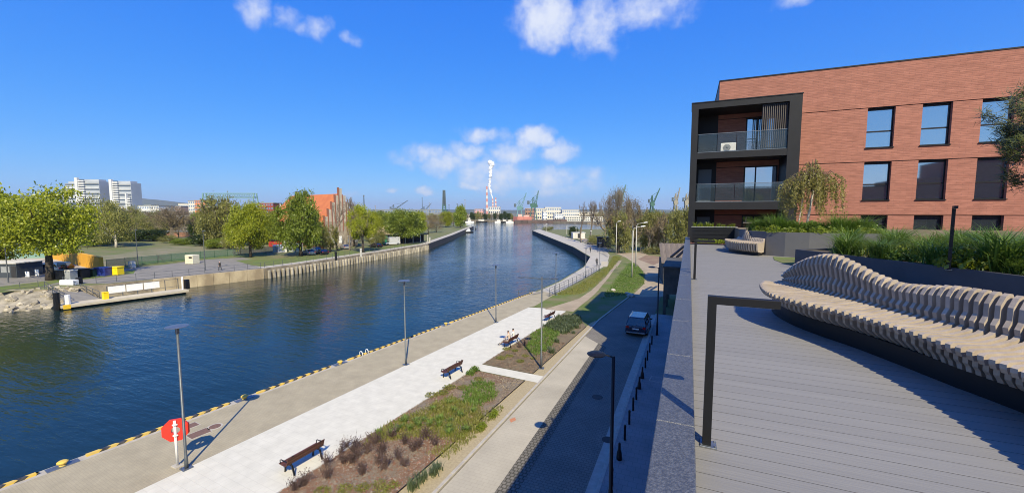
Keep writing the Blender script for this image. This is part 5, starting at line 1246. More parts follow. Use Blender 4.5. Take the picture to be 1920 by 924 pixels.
# ------------------------------------------------------------------ left quay
M_conw = mat('stained quay concrete', (.50, .41, .26), (.27, .21, .13), .35, .9, bump=.4, bscale=3, stretch=(1, 1, .6))
def wall_line(name, label, pts, th, z0, z1, m, cat, panel=None):
    t = thing(name, label, cat, (pts[0][0], pts[0][1], 0)); o = Vector((pts[0][0], pts[0][1]))
    for a, b in zip(pts, pts[1:]):
        A, Bv = Vector(a) - o, Vector(b) - o; L = (Bv - A).length; n = max(1, round(L / panel)) if panel else 1
        for i in range(n):
            q0, q1 = A.lerp(Bv, i / n), A.lerp(Bv, (i + 1) / n); d = (q1 - q0).normalized(); nn = Vector((d.y, -d.x)); q0 = q0 + d * .02; q1 = q1 - d * .02
            MB().prism([tuple(q0 - nn * .3), tuple(q1 - nn * .3), tuple(q1 + nn * th), tuple(q0 + nn * th)], z0, z1).build('wall_panel', m, t)
    return t
WL = [(-80.6, 38), (-79.2, 43.7), (-77.9, 48.4), (-76.6, 54.2)]
wall_line('quay_wall', 'stained yellowish concrete quay wall right of the pontoon', WL, .25, -2.6, .03, M_conw, 'quay wall', 2.6)
WP = [(-76.5, 54.6), (-76.6, 62.1), (-77.8, 75.1), (-79.4, 92.3), (-83.2, 119.2)]
pw = wall_line('piled_quay_wall', 'long quay wall lined with rounded fender piles on the left bank', WP, .12, -2.6, .02, M_quaywall, 'quay wall', 12)
M_pile = mat('weathered piles', (.42, .38, .30), (.17, .15, .115), .9, .9, stretch=(1, 1, .5), rand=.25)
pm = MB().lathe([(.33, 0), (.33, 1.75), (.28, 1.9), (.1, 1.95)], 9).mesh('pile', M_pile, smooth=False)
P3 = [Vector((*p, 0)) for p in WP]; n = int(poly_len(P3) / 1.0)
for i in range(n):
    q = lerp_poly(P3, (i + .5) / n) - P3[0]; put('pile', pm, pw, (q.x + .42, q.y, -2.35 + rnd.uniform(-.1, .05)))
wall_line('dark_quay_wall', 'dark smooth quay wall running to the far left tip', [(-83.4, 119.9), (-105.7, 172.9), (-155.9, 285.2)], .2, -2.6, .03, M_darkwall, 'quay wall', 14)
# stone embankment
mb = MB(); rge = random.Random(4)
EM = [(-122, -20), (-92.8, 19), (-85.6, 26.2), (-83.2, 30.5)]; me_e = []
tt = []
for i in range(30):
    q = lerp_poly([Vector((*p, 0)) for p in EM], i / 29)
    for k_ in range(5): tt.append((q.x - .6 + k_ * 1.5 + rge.uniform(-.3, .3), q.y - k_ * .9 + rge.uniform(-.3, .3), .0 - k_ * .62 + rge.uniform(-.18, .18)))
fs = [(i * 5 + k_, i * 5 + k_ + 1, (i + 1) * 5 + k_ + 1, (i + 1) * 5 + k_) for i in range(29) for k_ in range(4)]
mb.add(tt, fs); em = mb.build('embankment', mat('pale rubble stone', (.36, .32, .24), (.17, .15, .11), .9, .95, bump=1.0, bscale=4)); em['kind'] = 'structure'
stm = []
for s in range(4):
    bm = bmesh.new(); bmesh.ops.create_icosphere(bm, subdivisions=1, radius=1)
    for v in bm.verts: v.co *= 1 + .4 * mnoise.noise(v.co * 1.5 + Vector((s * 9, 0, 0)))
    me = bpy.data.meshes.new('stone'); bm.to_mesh(me); bm.free(); me.materials.append(mat('rubble stone', (.42, .37, .28), (.26, .23, .17), 2, .95, rand=.25)); stm.append(me)
for i in range(150):
    u = rge.uniform(.62, 1); w = rge.uniform(0, 1); q = lerp_poly([Vector((*p, 0)) for p in EM], u); r_ = rge.uniform(.2, .5)
    put('stone', stm[i % 4], em, (q.x - .6 + w * 5.8, q.y - w * 3.5, -w * 2.4 + .05), (rge.uniform(0, 3), rge.uniform(0, 3), 0), (r_, r_ * 1.2, r_ * .7))
# pontoon with ramp
pt = thing('pontoon', 'long low concrete landing pontoon on the left bank', 'pontoon', (0, 0, 0))
PA_, PB_ = Vector((-76.2, 25.6)), Vector((-73.6, 39.4)); d = (PB_ - PA_).normalized(); nn = Vector((-d.y, d.x)) * 2.6
MB().prism([tuple(PA_), tuple(PB_), tuple(PB_ + nn), tuple(PA_ + nn)], -1.75, -1.42).build('deck', mat('pale pontoon deck', (.5, .45, .34), (.42, .37, .28), 1, .9), pt)
MB().prism([tuple(PA_ + d * .3 + nn * .15), tuple(PB_ - d * .3 + nn * .15), tuple(PB_ - d * .3 + nn * .9), tuple(PA_ + d * .3 + nn * .9)], -2.2, -1.76).build('float', M_black, pt)
q = PA_ - d * .25 + nn * .25; MB().tube([(q.x, q.y, -2.6), (q.x, q.y, .35)], .33, 10).build('mooring_pile', M_black, pt)
q = PA_ + d * .8 + nn * .4; MB().tube([(q.x, q.y, -1.4), (q.x, q.y, -.15)], .3, 10).build('capstan', M_white, pt)
q = PB_ - d * .4 + nn * .5; MB().tube([(q.x, q.y, -1.42), (q.x, q.y, .2), (q.x - .5, q.y + .3, .45), (q.x - 1.1, q.y + .5, .3)], .12, 8).build('access_arm', M_white, pt); MB().box(q.x - .2, q.x + .3, q.y + .3, q.y + .9, -1.42, .1).build('gate_pile', M_black, pt)
MB().prism([tuple(PA_ + d * .2 - nn * .01), tuple(PA_ + d * .9 - nn * .01), tuple(PA_ + d * .9 + nn * .2), tuple(PA_ + d * .2 + nn * .2)], -1.9, -1.38).build('yellow_corner', M_yel, pt)
rp = thing('ramp', 'concrete ramp leading down from the left quay to the pontoon', 'ramp', (0, 0, 0))
a, b, c_, e = G(84, 541), G(118, 532), PA_ + d * 4.2 + nn * .98, PA_ + d * 1.1 + nn * .98
MB().add([(a.x, a.y, .02), (b.x, b.y, .02), (c_.x, c_.y, -1.40), (e.x, e.y, -1.40), (a.x, a.y, -2.5), (b.x, b.y, -2.5), (c_.x, c_.y, -2.5), (e.x, e.y, -2.5)], [(0, 1, 2, 3), (3, 2, 6, 7), (0, 3, 7, 4), (2, 1, 5, 6)]).build('slab', M_asph, rp)
def slope_rail(label, a, b, z0, z1):
    t = thing('ramp_railing', label, 'railing', (a.x, a.y, 0)); A = Vector((0, 0, z0)); Bv = Vector((b.x - a.x, b.y - a.y, z1))
    for i in range(7): q = A.lerp(Bv, i / 6); MB().box(q.x - .03, q.x + .03, q.y - .03, q.y + .03, q.z, q.z + 1.05).build('post', M_rail, t)
    for h in (1.04, .55): MB().bar(A + Vector((0, 0, h)), Bv + Vector((0, 0, h)), .05, .05).build('rail', M_rail, t)
slope_rail('left railing of the pontoon ramp', Vector((a.x, a.y)), Vector((e.x, e.y)), .02, -1.4)
slope_rail('right railing of the pontoon ramp', Vector((b.x, b.y)), Vector((c_.x, c_.y)), .02, -1.4)
sf = PA_ + d * 5.0 + nn * .92; sg = PA_ + d * 13.4 + nn * .92
bn = thing('banner_fence', 'fence on the pontoon carrying three white banners', 'fence', (sf.x, sf.y, -1.42)); dd = Vector((sg.x - sf.x, sg.y - sf.y, 0))
for i in range(6): q = dd * (i / 5); MB().box(q.x - .04, q.x + .04, q.y - .04, q.y + .04, 0, 1.7).build('post', M_rail, bn)
for i in range(3):
    q0, q1 = dd * (i * .24 + .01), dd * (i * .24 + .235); MB().bar(q0 + Vector((.06, 0, 1.1)), q1 + Vector((.06, 0, 1.1)), .02, 1.0).build('banner', M_white, bn)
for h in (.45, 1.66): MB().bar(Vector((0, 0, h)), dd + Vector((0, 0, h)), .05, .05).build('rail', M_rail, bn)
railing('long grey railing along the left quay above the pontoon wall', [(-84.5, 32.5), (-81.6, 38), (-79.9, 43.7), (-78.6, 48.4), (-77.3, 54.2)], 1.1, 2.2, M_rail)
railing('railing along the top of the piled left quay wall', [(-77.3, 55), (-77.4, 62), (-78.6, 75), (-80.2, 92), (-84, 119)], 1.1, 2.0, M_rail, bars=(1, .55))
railing('short railing on the stone embankment at the left edge', gv((0, 546), (30, 543), (72, 538)), 1.0, 1.8, M_rail)
# bins, boxes, shed, yellow wall
def boxy(name, label, cat, px, w, dpt, h, m, rz=.5, parts=None, lid=None):
    p = G(*px); t = thing(name, label, cat, p, rz); MB().bevbox(-w / 2, w / 2, -dpt / 2, dpt / 2, .05, h, .06).build('body', m, t)
    if lid: MB().bevbox(-w / 2 - .06, w / 2 + .06, -dpt / 2 - .06, dpt / 2 + .06, h - .02, h + .12, .04).build('lid', lid, t)
    for sx in (-1, 1): MB().box(sx * w * .35 - .08, sx * w * .35 + .08, -dpt * .4, dpt * .4, 0, .05).build('foot', M_black, t)
    return t
M_blue = mat('blue plastic', (.015, .03, .2), rough=.5); M_ylw = mat('bright yellow plastic', (.85, .62, .01), rough=.5)
RZL = R(20)
boxy('waste_container', 'bright yellow waste container on the left quay', 'waste container', (217, 515), 2.0, 1.2, 1.35, M_ylw, RZL, lid=M_ylw)
boxy('waste_container', 'dark blue waste container beside the yellow one', 'waste container', (194, 517), 1.9, 1.2, 1.4, M_blue, RZL, lid=M_blue)
boxy('waste_container', 'dark green waste container left of the blue one', 'waste container', (172, 518), 1.8, 1.1, 1.2, mat('green plastic', (.015, .05, .025), rough=.5), RZL, lid=M_dark)
boxy('waste_container', 'black waste container in the shade right of the tree trunk', 'waste container', (150, 521), 2.2, 1.3, 1.5, M_black, RZL, lid=M_black)
boxy('waste_container', 'black waste container nearest the big tree trunk', 'waste container', (120, 524), 1.5, 1.2, 1.5, M_black, RZL, lid=M_black)
boxy('grit_bin', 'grey cabinet with pale top between the black containers', 'cabinet', (132, 524), 1.4, 1.1, 1.5, M_grey, RZL, lid=M_offw)
boxy('white_planter', 'white trough in front of the grey cabinet by the ramp', 'planter', (130, 534), 2.2, .8, .8, M_white, RZL)
boxy('litter_bin', 'small dark litter bin at the top of the ramp', 'litter bin', (149, 532), .55, .55, 1.0, M_dark, RZL)
boxy('yellow_box', 'small yellow box on the pontoon foot of the ramp', 'box', (153, 565), .0, 0, 0, M_yel) if False else None
q = PA_ + d * 4.6 + nn * .55; t = thing('yellow_bin', 'small yellow bin standing on the pontoon', 'bin', (q.x, q.y, -1.42)); MB().bevbox(-.28, .28, -.28, .28, 0, .95, .05).build('body', M_ylw, t); MB().bevbox(-.31, .31, -.31, .31, .95, 1.03, .03).build('lid', M_ylw, t)
t = boxy('transformer_box', 'cream clothing container on the left quay road verge', 'container', (361, 494), 1.9, 1.6, 1.9, mat('cream metal', (.7, .66, .5), (.6, .56, .42), 2, .6), R(15)); MB().box(.0, .75, -.815, -.805, 1.2, 1.55).build('slot', M_dark, t); MB().box(-.1, .75, -.812, -.803, .55, .62).build('label_strip', M_grey, t)
boxy('cable_cabinet', 'small white cable cabinet right of the yellow container', 'cabinet', (248, 502), .9, .7, 1.3, M_offw, R(10))
boxy('cable_cabinet', 'white cabinet in the grass beyond the gravel lot', 'cabinet', (416, 466), 1.6, 1.2, 2.2, M_offw, R(10))
wl_ = wall_line('yellow_wall', 'long orange yellow painted wall behind the big left tree', [tuple(G(192, 508).to_2d()), tuple(G(120, 489).to_2d()), tuple(G(56, 476).to_2d())], .25, 0, 2.6, mat('orange yellow paint', (.72, .36, .02), (.62, .31, .03), .5, .8), 'wall', 5)
p = G(14, 521); sd_ = thing('grey_shed', 'dark grey flat shed in the shade at the left edge', 'shed', p, R(25)); MB().box(-6, 1.6, 0, 4, 0, 2.4).build('wall', mat('slate grey cladding', (.05, .06, .075), (.04, .05, .06), .8, .7), sd_); MB().box(-6.2, 1.8, -.2, 4.2, 2.4, 2.55).build('roof', M_offw, sd_); MB().box(-.9, .5, -.03, -.01, .9, 1.9).build('sign_board', M_grey, sd_); MB().box(.7, 1.5, -.03, -.01, 0, 2.0).build('opening', M_room, sd_)
p = G(30, 484); s2 = thing('green_shed', 'pale green shed left of the yellow wall', 'shed', p, R(25)); MB().box(-6, 7, 0, 5, 0, 3).build('wall', mat('pale green cladding', (.18, .30, .25), (.15, .25, .21), .5, .7), s2); MB().box(-6.2, 7.2, -.2, 5.2, 3, 3.2).build('roof', M_grey, s2)
P_wh, P_bk, P_sl, P_gr = carpaint('white', (.6, .6, .6)), carpaint('black', (.012, .012, .014)), carpaint('silver', (.3, .31, .33)), carpaint('blue grey', (.08, .12, .18))
car('parked_car', 'blue grey car parked in the shade beside the big tree trunk', G(80, 512), R(150), P_gr, detail=False)
car('parked_car', 'black car parked behind the big tree trunk', G(106, 508), R(130), P_bk, detail=False)
car('parked_car', 'black car parked under the chestnut in front of the brick house', G(604, 477), R(70), P_bk, suv=False, H=1.45, detail=False)
car('parked_car', 'white car parked just behind the black car by the brick house', G(592, 473), R(70), P_wh, suv=False, H=1.45, detail=False)
car('parked_car', 'dark car under the trees by the black car and two trunks', G(579, 478), R(70), P_gr, suv=False, H=1.45, detail=False)
car('parked_car', 'grey car parked below the bare tree at the gabled end', G(647, 467), R(60), P_sl, suv=False, H=1.45, detail=False)
car('parked_car', 'black car parked alone right of the yellow green tree', G(705, 464), R(80), P_bk, suv=False, H=1.45, detail=False)
car('parked_car', 'silver car far off beyond the gravel lot under the birches', G(259, 446), R(80), P_sl, suv=False, H=1.45, detail=False)
vn = car('camper_van', 'white camper van parked at the dark awning', G(735, 459), R(150), P_wh, L=5.2, H=2.7, W=2.1, cat='van', detail=False)
MB().bevbox(-1.02, 1.02, -2.5, 1.2, 1.0, 2.66, .1).build('van_body', P_wh, vn)
# low traffic signs and poles on the left quay
for px, h, lb in [((16, 530), 7.0, 'thin grey lamp post at the left edge in front of the big tree'), ((259, 500), 7.5, 'dark lamp post beside the cable cabinet'), ((385, 507), 7.5, 'thin lamp post behind the railing near the cream container'), ((439, 481), 6.5, 'dark lamp post left of the yellow green tree'), ((555, 480), 6.5, 'lamp post in front of the chestnut')]:
    t = thing('quay_lamp', lb, 'street lamp', G(*px)); MB().tube([(0, 0, 0), (0, 0, h)], [.09, .05], 6).build('pole', M_rail, t); MB().bevbox(-.1, .6, -.1, .1, h - .05, h + .06, .02).build('lamp_head', M_zinc, t)
for px, h, lb in [((70, 519), 1.3, 'white notice stand in front of the parked blue grey car'), ((52, 521), 1.1, 'small pale post in front of the grey shed')]:
    t = thing('notice_stand', lb, 'sign', G(*px), R(20)); MB().box(-.35, .35, -.04, .04, .2, h).build('board', M_white, t); MB().box(-.3, -.24, -.03, .03, 0, .2).build('leg', M_grey, t); MB().box(.24, .3, -.03, .03, 0, .2).build('leg', M_grey, t)
for px, m, lb in [((630, 488), M_dark, 'dark mooring post at the edge of the piled quay'), ((677, 481), M_cpole, 'pale post at the piled quay below the yellow green tree'), ((806, 455), M_cpole, 'pale post beyond the awning where the wall turns dark')]:
    t = thing('quay_post', lb, 'post', G(*px)); MB().lathe([(.25, 0), (.25, 1.7), (.3, 1.72), (.3, 1.9), (.1, 2.0)], 8).build('post', m, t)
# green mesh fence round the gravel lot
M_mesh = bpy.data.materials.new('green mesh'); M_mesh.use_nodes = True; _n = M_mesh.node_tree.nodes; _p = _n['Principled BSDF']; _p.inputs['Base Color'].default_value = (.06, .16, .11, 1); _p.inputs['Alpha'].default_value = .38; _p.inputs['Roughness'].default_value = .8
fp = gv((200, 503), (250, 498), (330, 489), (430, 480), (520, 473), (560, 470)); fe = thing('mesh_fence', 'green wire mesh fence in front of the gravel lot', 'fence', (fp[0][0], fp[0][1], 0)); o = Vector((*fp[0], 0)); P3 = [Vector((*p, 0)) for p in fp]
n = int(poly_len(P3) / 3.0); ps = MB().box(-.03, .03, -.03, .03, 0, 1.8).mesh('post', mat('green post', (.03, .09, .05), rough=.6))
for i in range(n + 1): put('post', ps, fe, lerp_poly(P3, i / n) - o)
for i in range(n):
    a, b = lerp_poly(P3, i / n) - o, lerp_poly(P3, (i + 1) / n) - o; MB().bar(a + Vector((0, 0, .9)), b + Vector((0, 0, .9)), .008, 1.7).build('mesh_panel', M_mesh, fe)

# ------------------------------------------------------------------ brick house with the ornate gable
M_orange = mat('orange roof tiles', (.52, .17, .06), (.44, .13, .05), .6, .85, bump=.5, bscale=5, stretch=(1, 1, .4))
M_hb = mat_brick('old red brick', (.30, .10, .06), (.25, .085, .055), (.25, .16, .12), .25, .08, 'wall', .012, .2, .9, pscale=.3)
hA, hB = along(500, 147), along(606, 125); hx = (hB - hA); HL = hx.length; hr = math.atan2(hx.y, hx.x)
hs_ = thing('gabled_house', 'large brick house with steep orange roof and ornate stepped gable', 'house', hA, hr); HW, HE, HR = 11.0, 8.2, 16.8
MB().box(0, HL, 0, HW, 0, HE).build('wall', M_hb, hs_)
rfm = MB().add([(-.4, -.5, HE - .1), (HL, -.5, HE - .1), (HL, HW + .5, HE - .1), (-.4, HW + .5, HE - .1), (7.5, HW / 2, HR), (HL, HW / 2, HR), (-.4, -.5, HE - .35), (HL, -.5, HE - .35), (HL, HW + .5, HE - .35), (-.4, HW + .5, HE - .35)], [(0, 1, 5, 4), (2, 3, 4, 5), (3, 0, 4), (0, 6, 7, 1), (3, 9, 6, 0), (1, 7, 8, 2, 5), (9, 8, 7, 6)])
rf = rfm.build('roof', M_orange, hs_)
for x in (10.5, 16): MB().box(x, x + 1.3, HW / 2 - .5, HW / 2 + .5, HR - .6, HR + 1.4).build('chimney', M_dark, rf)
ga = MB().box(HL, HL + .6, 0, HW, 0, HE).build('gable', mat('pale gothic gable', (.36, .32, .26), (.22, .18, .14), .8, .9), hs_)
ns = 9
for k_ in range(ns):
    y0 = HW * k_ / ns; yc = (y0 + HW / ns / 2); hh = HE + (HR - HE + 1.2) * (1 - abs(yc - HW / 2) / (HW / 2)) + .4
    MB().box(HL, HL + .5, y0 + .05, y0 + HW / ns - .05, HE, hh).build('gable_step', mat('gable panel', (.42, .38, .32), (.34, .30, .25), 1, .9), ga)
    MB().box(HL - .1, HL + .75, y0 - .1, y0 + .1, HE - 3, hh + .3).build('pinnacle', M_hb, ga)
def win(parent, x, z, w, h, y=-.03, nm='window', pm=M_glass, fm=M_white):
    q = MB().box(x - w / 2, x + w / 2, y - .04, y + .04, z, z + h).build(nm, fm, parent); MB().box(x - w / 2 + .12, x + w / 2 - .12, y - .055, y - .041, z + .12, z + h - .12).build('pane', pm, q); return q
for x in (3, 8, 13, 18, 23, 28):
    if x < HL - 1:
        for z in (1.2, 4.9): win(hs_, x, z, 1.1, 1.9)
MB().box(21, 22.6, -.06, .0, 0, 2.8).build('door', M_red, hs_)
for y in (2.5, 5, 8, 10.5): q = MB().box(HL + .6, HL + .66, y - .5, y + .5, 1.4, 3.6).build('window', M_white, hs_)
rs = thing('red_shed', 'small red shed left of the brick house', 'shed', G(508, 463), hr); MB().box(-1.6, 1.6, 0, 2.5, 0, 2.0).build('wall', mat('red boards', (.42, .04, .03), rough=.7), rs); MB().box(-1.8, 1.8, -.2, 2.7, 2.0, 2.2).build('roof', M_dark, rs)
for px, w, h, lb in [((517, 473), 3.4, 2.0, 'low white container left of the chestnut'), ((532, 471), 1.6, 3.0, 'tall white and grey cabin beside the white container'), ((547, 472), 3.6, 2.2, 'pale green grey container partly behind the chestnut')]:
    t = thing('site_container', lb, 'container', G(*px), hr); MB().bevbox(-w / 2, w / 2, 0, 2.2, 0, h, .05).build('body', M_white if 'white' in lb else mat('pale green metal', (.45, .52, .46), rough=.6), t); MB().box(w * .1, w * .4, -.03, -.01, .1, h * .8).build('door', M_grey, t)
kb = thing('beige_roof_hut', 'hut with beige pyramid roof left of the broad chestnut', 'hut', G(728, 452), R(30)); MB().box(-6, 6, -5, 5, 0, 2.2).build('wall', M_offw, kb); MB().add([(-6.6, -5.6, 2.2), (6.6, -5.6, 2.2), (6.6, 5.6, 2.2), (-6.6, 5.6, 2.2), (0, 0, 6.4)], [(0, 1, 4), (1, 2, 4), (2, 3, 4), (3, 0, 4), (3, 2, 1, 0)]).build('roof', mat('beige roof', (.34, .25, .17), (.28, .2, .14), 1, .9), kb)
gs = thing('green_kiosk', 'small green kiosk right of the parked black car', 'kiosk', G(716, 459), R(30)); MB().box(-1.8, 1.8, -1.4, 1.4, 0, 2.1).build('wall', mat('bright green boards', (.03, .25, .14), rough=.6), gs); MB().add([(-2, -1.6, 2.1), (2, -1.6, 2.1), (2, 1.6, 2.1), (-2, 1.6, 2.1), (-2, 0, 3), (2, 0, 3)], [(0, 1, 5, 4), (2, 3, 4, 5), (0, 4, 3), (1, 2, 5), (3, 2, 1, 0)]).build('roof', mat('green roof', (.04, .2, .12), rough=.6), gs)
aw_ = thing('awning', 'long dark awning on posts under the broad chestnut', 'awning', G(763, 455), R(65)); MB().box(-8, 8, -2, 2, 2.8, 3.1).build('canopy', M_dark, aw_)
for x in (-7.5, -4.5, -1.5, 1.5, 4.5, 7.5):
    for y in (-1.8, 1.8): MB().box(x - .1, x + .1, y - .1, y + .1, 0, 2.8).build('post', M_dark if y > 0 else M_offw, aw_)
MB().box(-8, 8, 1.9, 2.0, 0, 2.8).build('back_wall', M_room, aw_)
# trees on the left bank
tree('maple_tree', 'big lime green tree with a dark trunk by the left quay', (95, 525), 350, 158, 'lime', .31, trunk_r=.5)
tree('maple_tree', 'lime green tree cut off by the left edge of the photo', (-14, 512), 343, 140, 'lime', .1)
tree('birch_tree', 'tall olive birch in front of the white tower blocks', (188, 462), 366, 66, 'olive', .15, bark=M_birch)
tree('birch_tree', 'olive birch right of the tall one beyond the gravel lot', (218, 464), 376, 60, 'olive', .15, bark=M_birch)
tree('thin_tree', 'thin half bare tree right of the birches', (250, 456), 384, 46, 'olive', .25, tw='bare', D=190)
tree('bare_tree', 'spreading half bare tree in front of the long white building', (322, 452), 384, 74, 'bud', .35, tw='bare')
tree('bare_tree', 'small bare tree right in front of the long white building', (352, 452), 400, 44, None, tw='thicket')
tree('willow_tree', 'tall grey green willow behind the yellow green tree', (412, 463), 366, 78, 'olive', .1, tw='thicket')
tree('maple_tree', 'round yellow green tree left of the brick house', (470, 482), 378, 80, 'lime', .16, topx=462)
tree('chestnut_tree', 'tall green chestnut covering the brick house front', (564, 480), 358, 84, 'green', .14, topx=568)
tree('bare_tree', 'bare grey tree in front of the ornate gable', (641, 470), 366, 64, None, tw='bare')
tree('maple_tree', 'yellow green tree with a dark trunk right of the gable', (681, 473), 384, 56, 'lime', .3, tw='bare')
tree('chestnut_tree', 'broad green chestnut over the dark awning', (757, 457), 392, 78, 'green', .2)
LT = [(707, 462, 424, 42, 'olive', 'olive bush tree between the yellow green tree and the kiosk'), (712, 446, 396, 50, 'green', 'green tree behind the beige hut roof, leftmost of the row'), (733, 442, 398, 46, 'lime', 'lime tree behind the broad chestnut, left side'), (782, 440, 396, 40, 'lime', 'lime tree behind the broad chestnut, right side'),
      (803, 437, 402, 36, 'bud', 'brown budding tree between the chestnut and the far poplar'), (818, 436, 400, 34, 'bud', 'olive brown tree left of the small lime trees'), (836, 426, 396, 26, 'lime', 'small lime tree left of the yellow bush before the poplar'), (850, 424, 400, 18, 'bud', 'yellow brown bush tree beside the poplar'), (863, 427, 384, 26, 'poplar', 'dark green poplar near the far left tip')]
for x, y, ty, w, kd, lb in LT: tree('bank_tree', lb, (x, y), ty, w, kd, .1, 'trees along the far left bank')
LT2 = [(280, 452, 430, 60, 'dark', 'dark green hedge bush left of the brick ruin'), (350, 458, 446, 50, 'green', 'green bush at the edge of the gravel lot'), (385, 460, 436, 60, 'dark', 'dark bush in front of the willow'), (300, 440, 408, 60, 'olive', 'olive tree behind the spreading bare tree'), (360, 432, 396, 46, 'bud', 'rusty orange budding tree before the orange flats'), (500, 452, 415, 40, 'dark', 'dark green tree left of the brick house corner'), (140, 450, 395, 70, 'olive', 'olive tree between the big lime tree and the birches'), (30, 460, 400, 90, 'dark', 'dark tree behind the big lime trees')]
LT2 += [(160, 446, 388, 50, 'olive', 'olive tree directly left of the tall birch'), (236, 452, 398, 44, 'bud', 'brown budding tree behind the second birch'), (268, 448, 402, 40, 'olive', 'small olive tree left of the sand heap'), (335, 446, 404, 44, 'bud', 'brown tree in front of the long cream building'), (372, 448, 400, 40, 'green', 'green tree at the right end of the cream building'), (396, 452, 384, 46, 'olive', 'olive tree left of the grey green willow'), (436, 456, 384, 50, 'olive', 'olive tree between the willow and the yellow green tree'), (446, 462, 420, 40, 'green', 'green bush tree behind the yellow green tree'), (508, 458, 396, 44, 'green', 'green tree before the red office building'), (592, 466, 392, 50, 'olive', 'olive tree between the chestnut and the gable'), (664, 462, 396, 40, 'bud', 'brown budding tree right behind the gable'), (700, 452, 396, 44, 'lime', 'lime tree behind the yellow green tree'), (620, 472, 420, 36, 'olive', 'olive shrub tree before the gable foot')]
LT2 += [(246, 452, 436, 50, 'green', 'low green bush row left of the sand heap'), (318, 456, 440, 40, 'olive', 'olive bush before the brick ruin wall'), (408, 466, 446, 44, 'green', 'green bush at the willow foot'), (430, 468, 444, 40, 'olive', 'olive bush right of the willow foot'), (205, 458, 438, 50, 'olive', 'olive bush under the birches'), (176, 462, 440, 50, 'green', 'green bush left below the tall birch')]
for x, y, ty, w, kd, lb in LT2: tree('bank_tree', lb, (x, y), ty, w, kd, .08, 'trees behind the gravel lot')
# ------------------------------------------------------------------ town behind the left bank
FACE = YAW                                                    # far blocks stand square to the canal axis
def block(name, label, x0, x1, ytop, D, m, cat='building', dep=14, floors=0, cols=0, rz=0.0, base=-.02, roofm=None, winm=None, wz=(.35, .8), band=None, roof=None, H=None):
    p = along((x0 + x1) / 2, D); w = (x1 - x0) * D / F; H = H or ((HOR - ytop) * D / F + 11)
    t = thing(name, label, cat, (p.x, p.y, base), FACE + rz); MB().box(-w / 2, w / 2, 0, dep, 0, H).build('wall', m, t)
    rr = MB().box(-w / 2 - .3, w / 2 + .3, -.3, dep + .3, H, H + .5).build('roof', roofm or M_grey, t)
    fh = H / max(1, floors)
    for f in range(floors):
        z0, z1 = f * fh + fh * wz[0], f * fh + fh * wz[1]
        if band: MB().box(-w / 2 + .3, w / 2 - .3, -.06, -.01, z0, z1).build('window_band', winm or M_glass, t)
        else:
            cw = w / cols
            wm = MB().box(-cw * .3, cw * .3, -.06, -.01, 0, z1 - z0).mesh('window', winm or M_glass)
            for c_ in range(cols): put('window', wm, t, (-w / 2 + cw * (c_ + .5), 0, z0))
    return t
M_tw = mat('tower white', (.66, .66, .66), (.56, .57, .58), .05, .7); M_tg = mat('tower grey', (.40, .43, .47), (.33, .36, .40), .05, .6); M_win = mat_glass('far window glass', (.03, .05, .08), .1)
def tower(label, x0, x1, ytop, D, fins, floors=15):
    p = along((x0 + x1) / 2, D); w = (x1 - x0) * D / F; H = (HOR - ytop) * D / F + 11; t = thing('tower_block', label, 'tower block', (p.x, p.y, 0), FACE, 'white and grey tower blocks')
    MB().box(-w / 2, w / 2, 0, 24, 0, H - 4).build('core', M_tg, t); fh = H / floors
    MB().box(-w / 2 + 4, w / 2 - 4, 4, 20, H - 4, H).build('penthouse', M_tg, t)
    for a, b, hi in fins:
        xa, xb = -w / 2 + w * a, -w / 2 + w * b
        MB().box(xa, xa + (xb - xa) * .32, -5, 0, 0, H * hi + 3).build('stair_fin', M_tw, t)
        n = int(H * hi / fh)
        bmsh = MB().box(xa + (xb - xa) * .32, xb, -3.6, 0, 0, fh * .55).mesh('balcony', M_tw)
        wmsh = MB().box(xa + (xb - xa) * .34, xb - .5, -1.2, -.9, 0, fh * .45).mesh('window_band', M_win)
        for f in range(2, n): put('balcony', bmsh, t, (0, 0, f * fh)); put('window_band', wmsh, t, (0, 0, f * fh + fh * .55))
    for f in range(3, floors - 1):
        MB().box(-w / 2 + .4, w / 2 - .4, -.3, -.05, f * fh + fh * .55, f * fh + fh * .95).build('window_band', M_win, t) if f % 2 else MB().box(-w / 2 + 1, w / 2 - 1, -.7, -.05, f * fh + fh * .1, f * fh + fh * .4).build('balcony_band', M_tw if f % 4 == 0 else M_grey, t)
tower('leftmost tower block, mostly grey, behind the big lime tree', 126, 148, 341, 900, [(.0, .25, .8)])
tower('tall white and grey tower block, second from the left', 149, 190, 337, 860, [(.0, .38, 1.0)], 16)
tower('narrow lower white tower wing between the two tall towers', 191, 207, 343, 880, [(.0, .85, .94)])
tower('tower block nearest the hill, with white balconies on both flanks', 211, 249, 340, 860, [(.04, .42, 1.0), (.78, .99, .62)], 16)
M_org = mat('orange render', (.62, .24, .10), (.5, .2, .09), .1, .8); M_rbr = mat('dark red brick office', (.26, .05, .04), (.22, .045, .035), .2, .7); M_crm = mat('cream render', (.6, .55, .44), (.5, .46, .37), .2, .8)
block('office_building', 'white flat roofed office building below the wooded hill', 259, 298, 386, 420, M_white, dep=20, floors=4, cols=12)
block('low_building', 'brown brick building behind the white office', 272, 284, 385, 480, mat('dull red brick', (.25, .13, .10), rough=.9), floors=3, cols=5)
block('low_building', 'long pinkish building right of the white office', 297, 340, 387, 520, mat('pinkish render', (.42, .28, .24), (.34, .23, .2), .1, .9), floors=4, cols=14)
block('low_building', 'white sheds on the hillside left of the orange flats', 335, 353, 382, 600, M_offw, floors=2, cols=5)
block('apartment_block', 'orange apartment block right of the hill', 366, 386, 376, 430, M_org, floors=6, cols=5)
block('apartment_block', 'white and grey wing left of the orange apartment block', 354, 366, 377, 436, M_offw, floors=6, cols=3)
block('low_building', 'orange lower wing partly hidden by the willow', 384, 398, 388, 420, M_org, floors=4, cols=4)
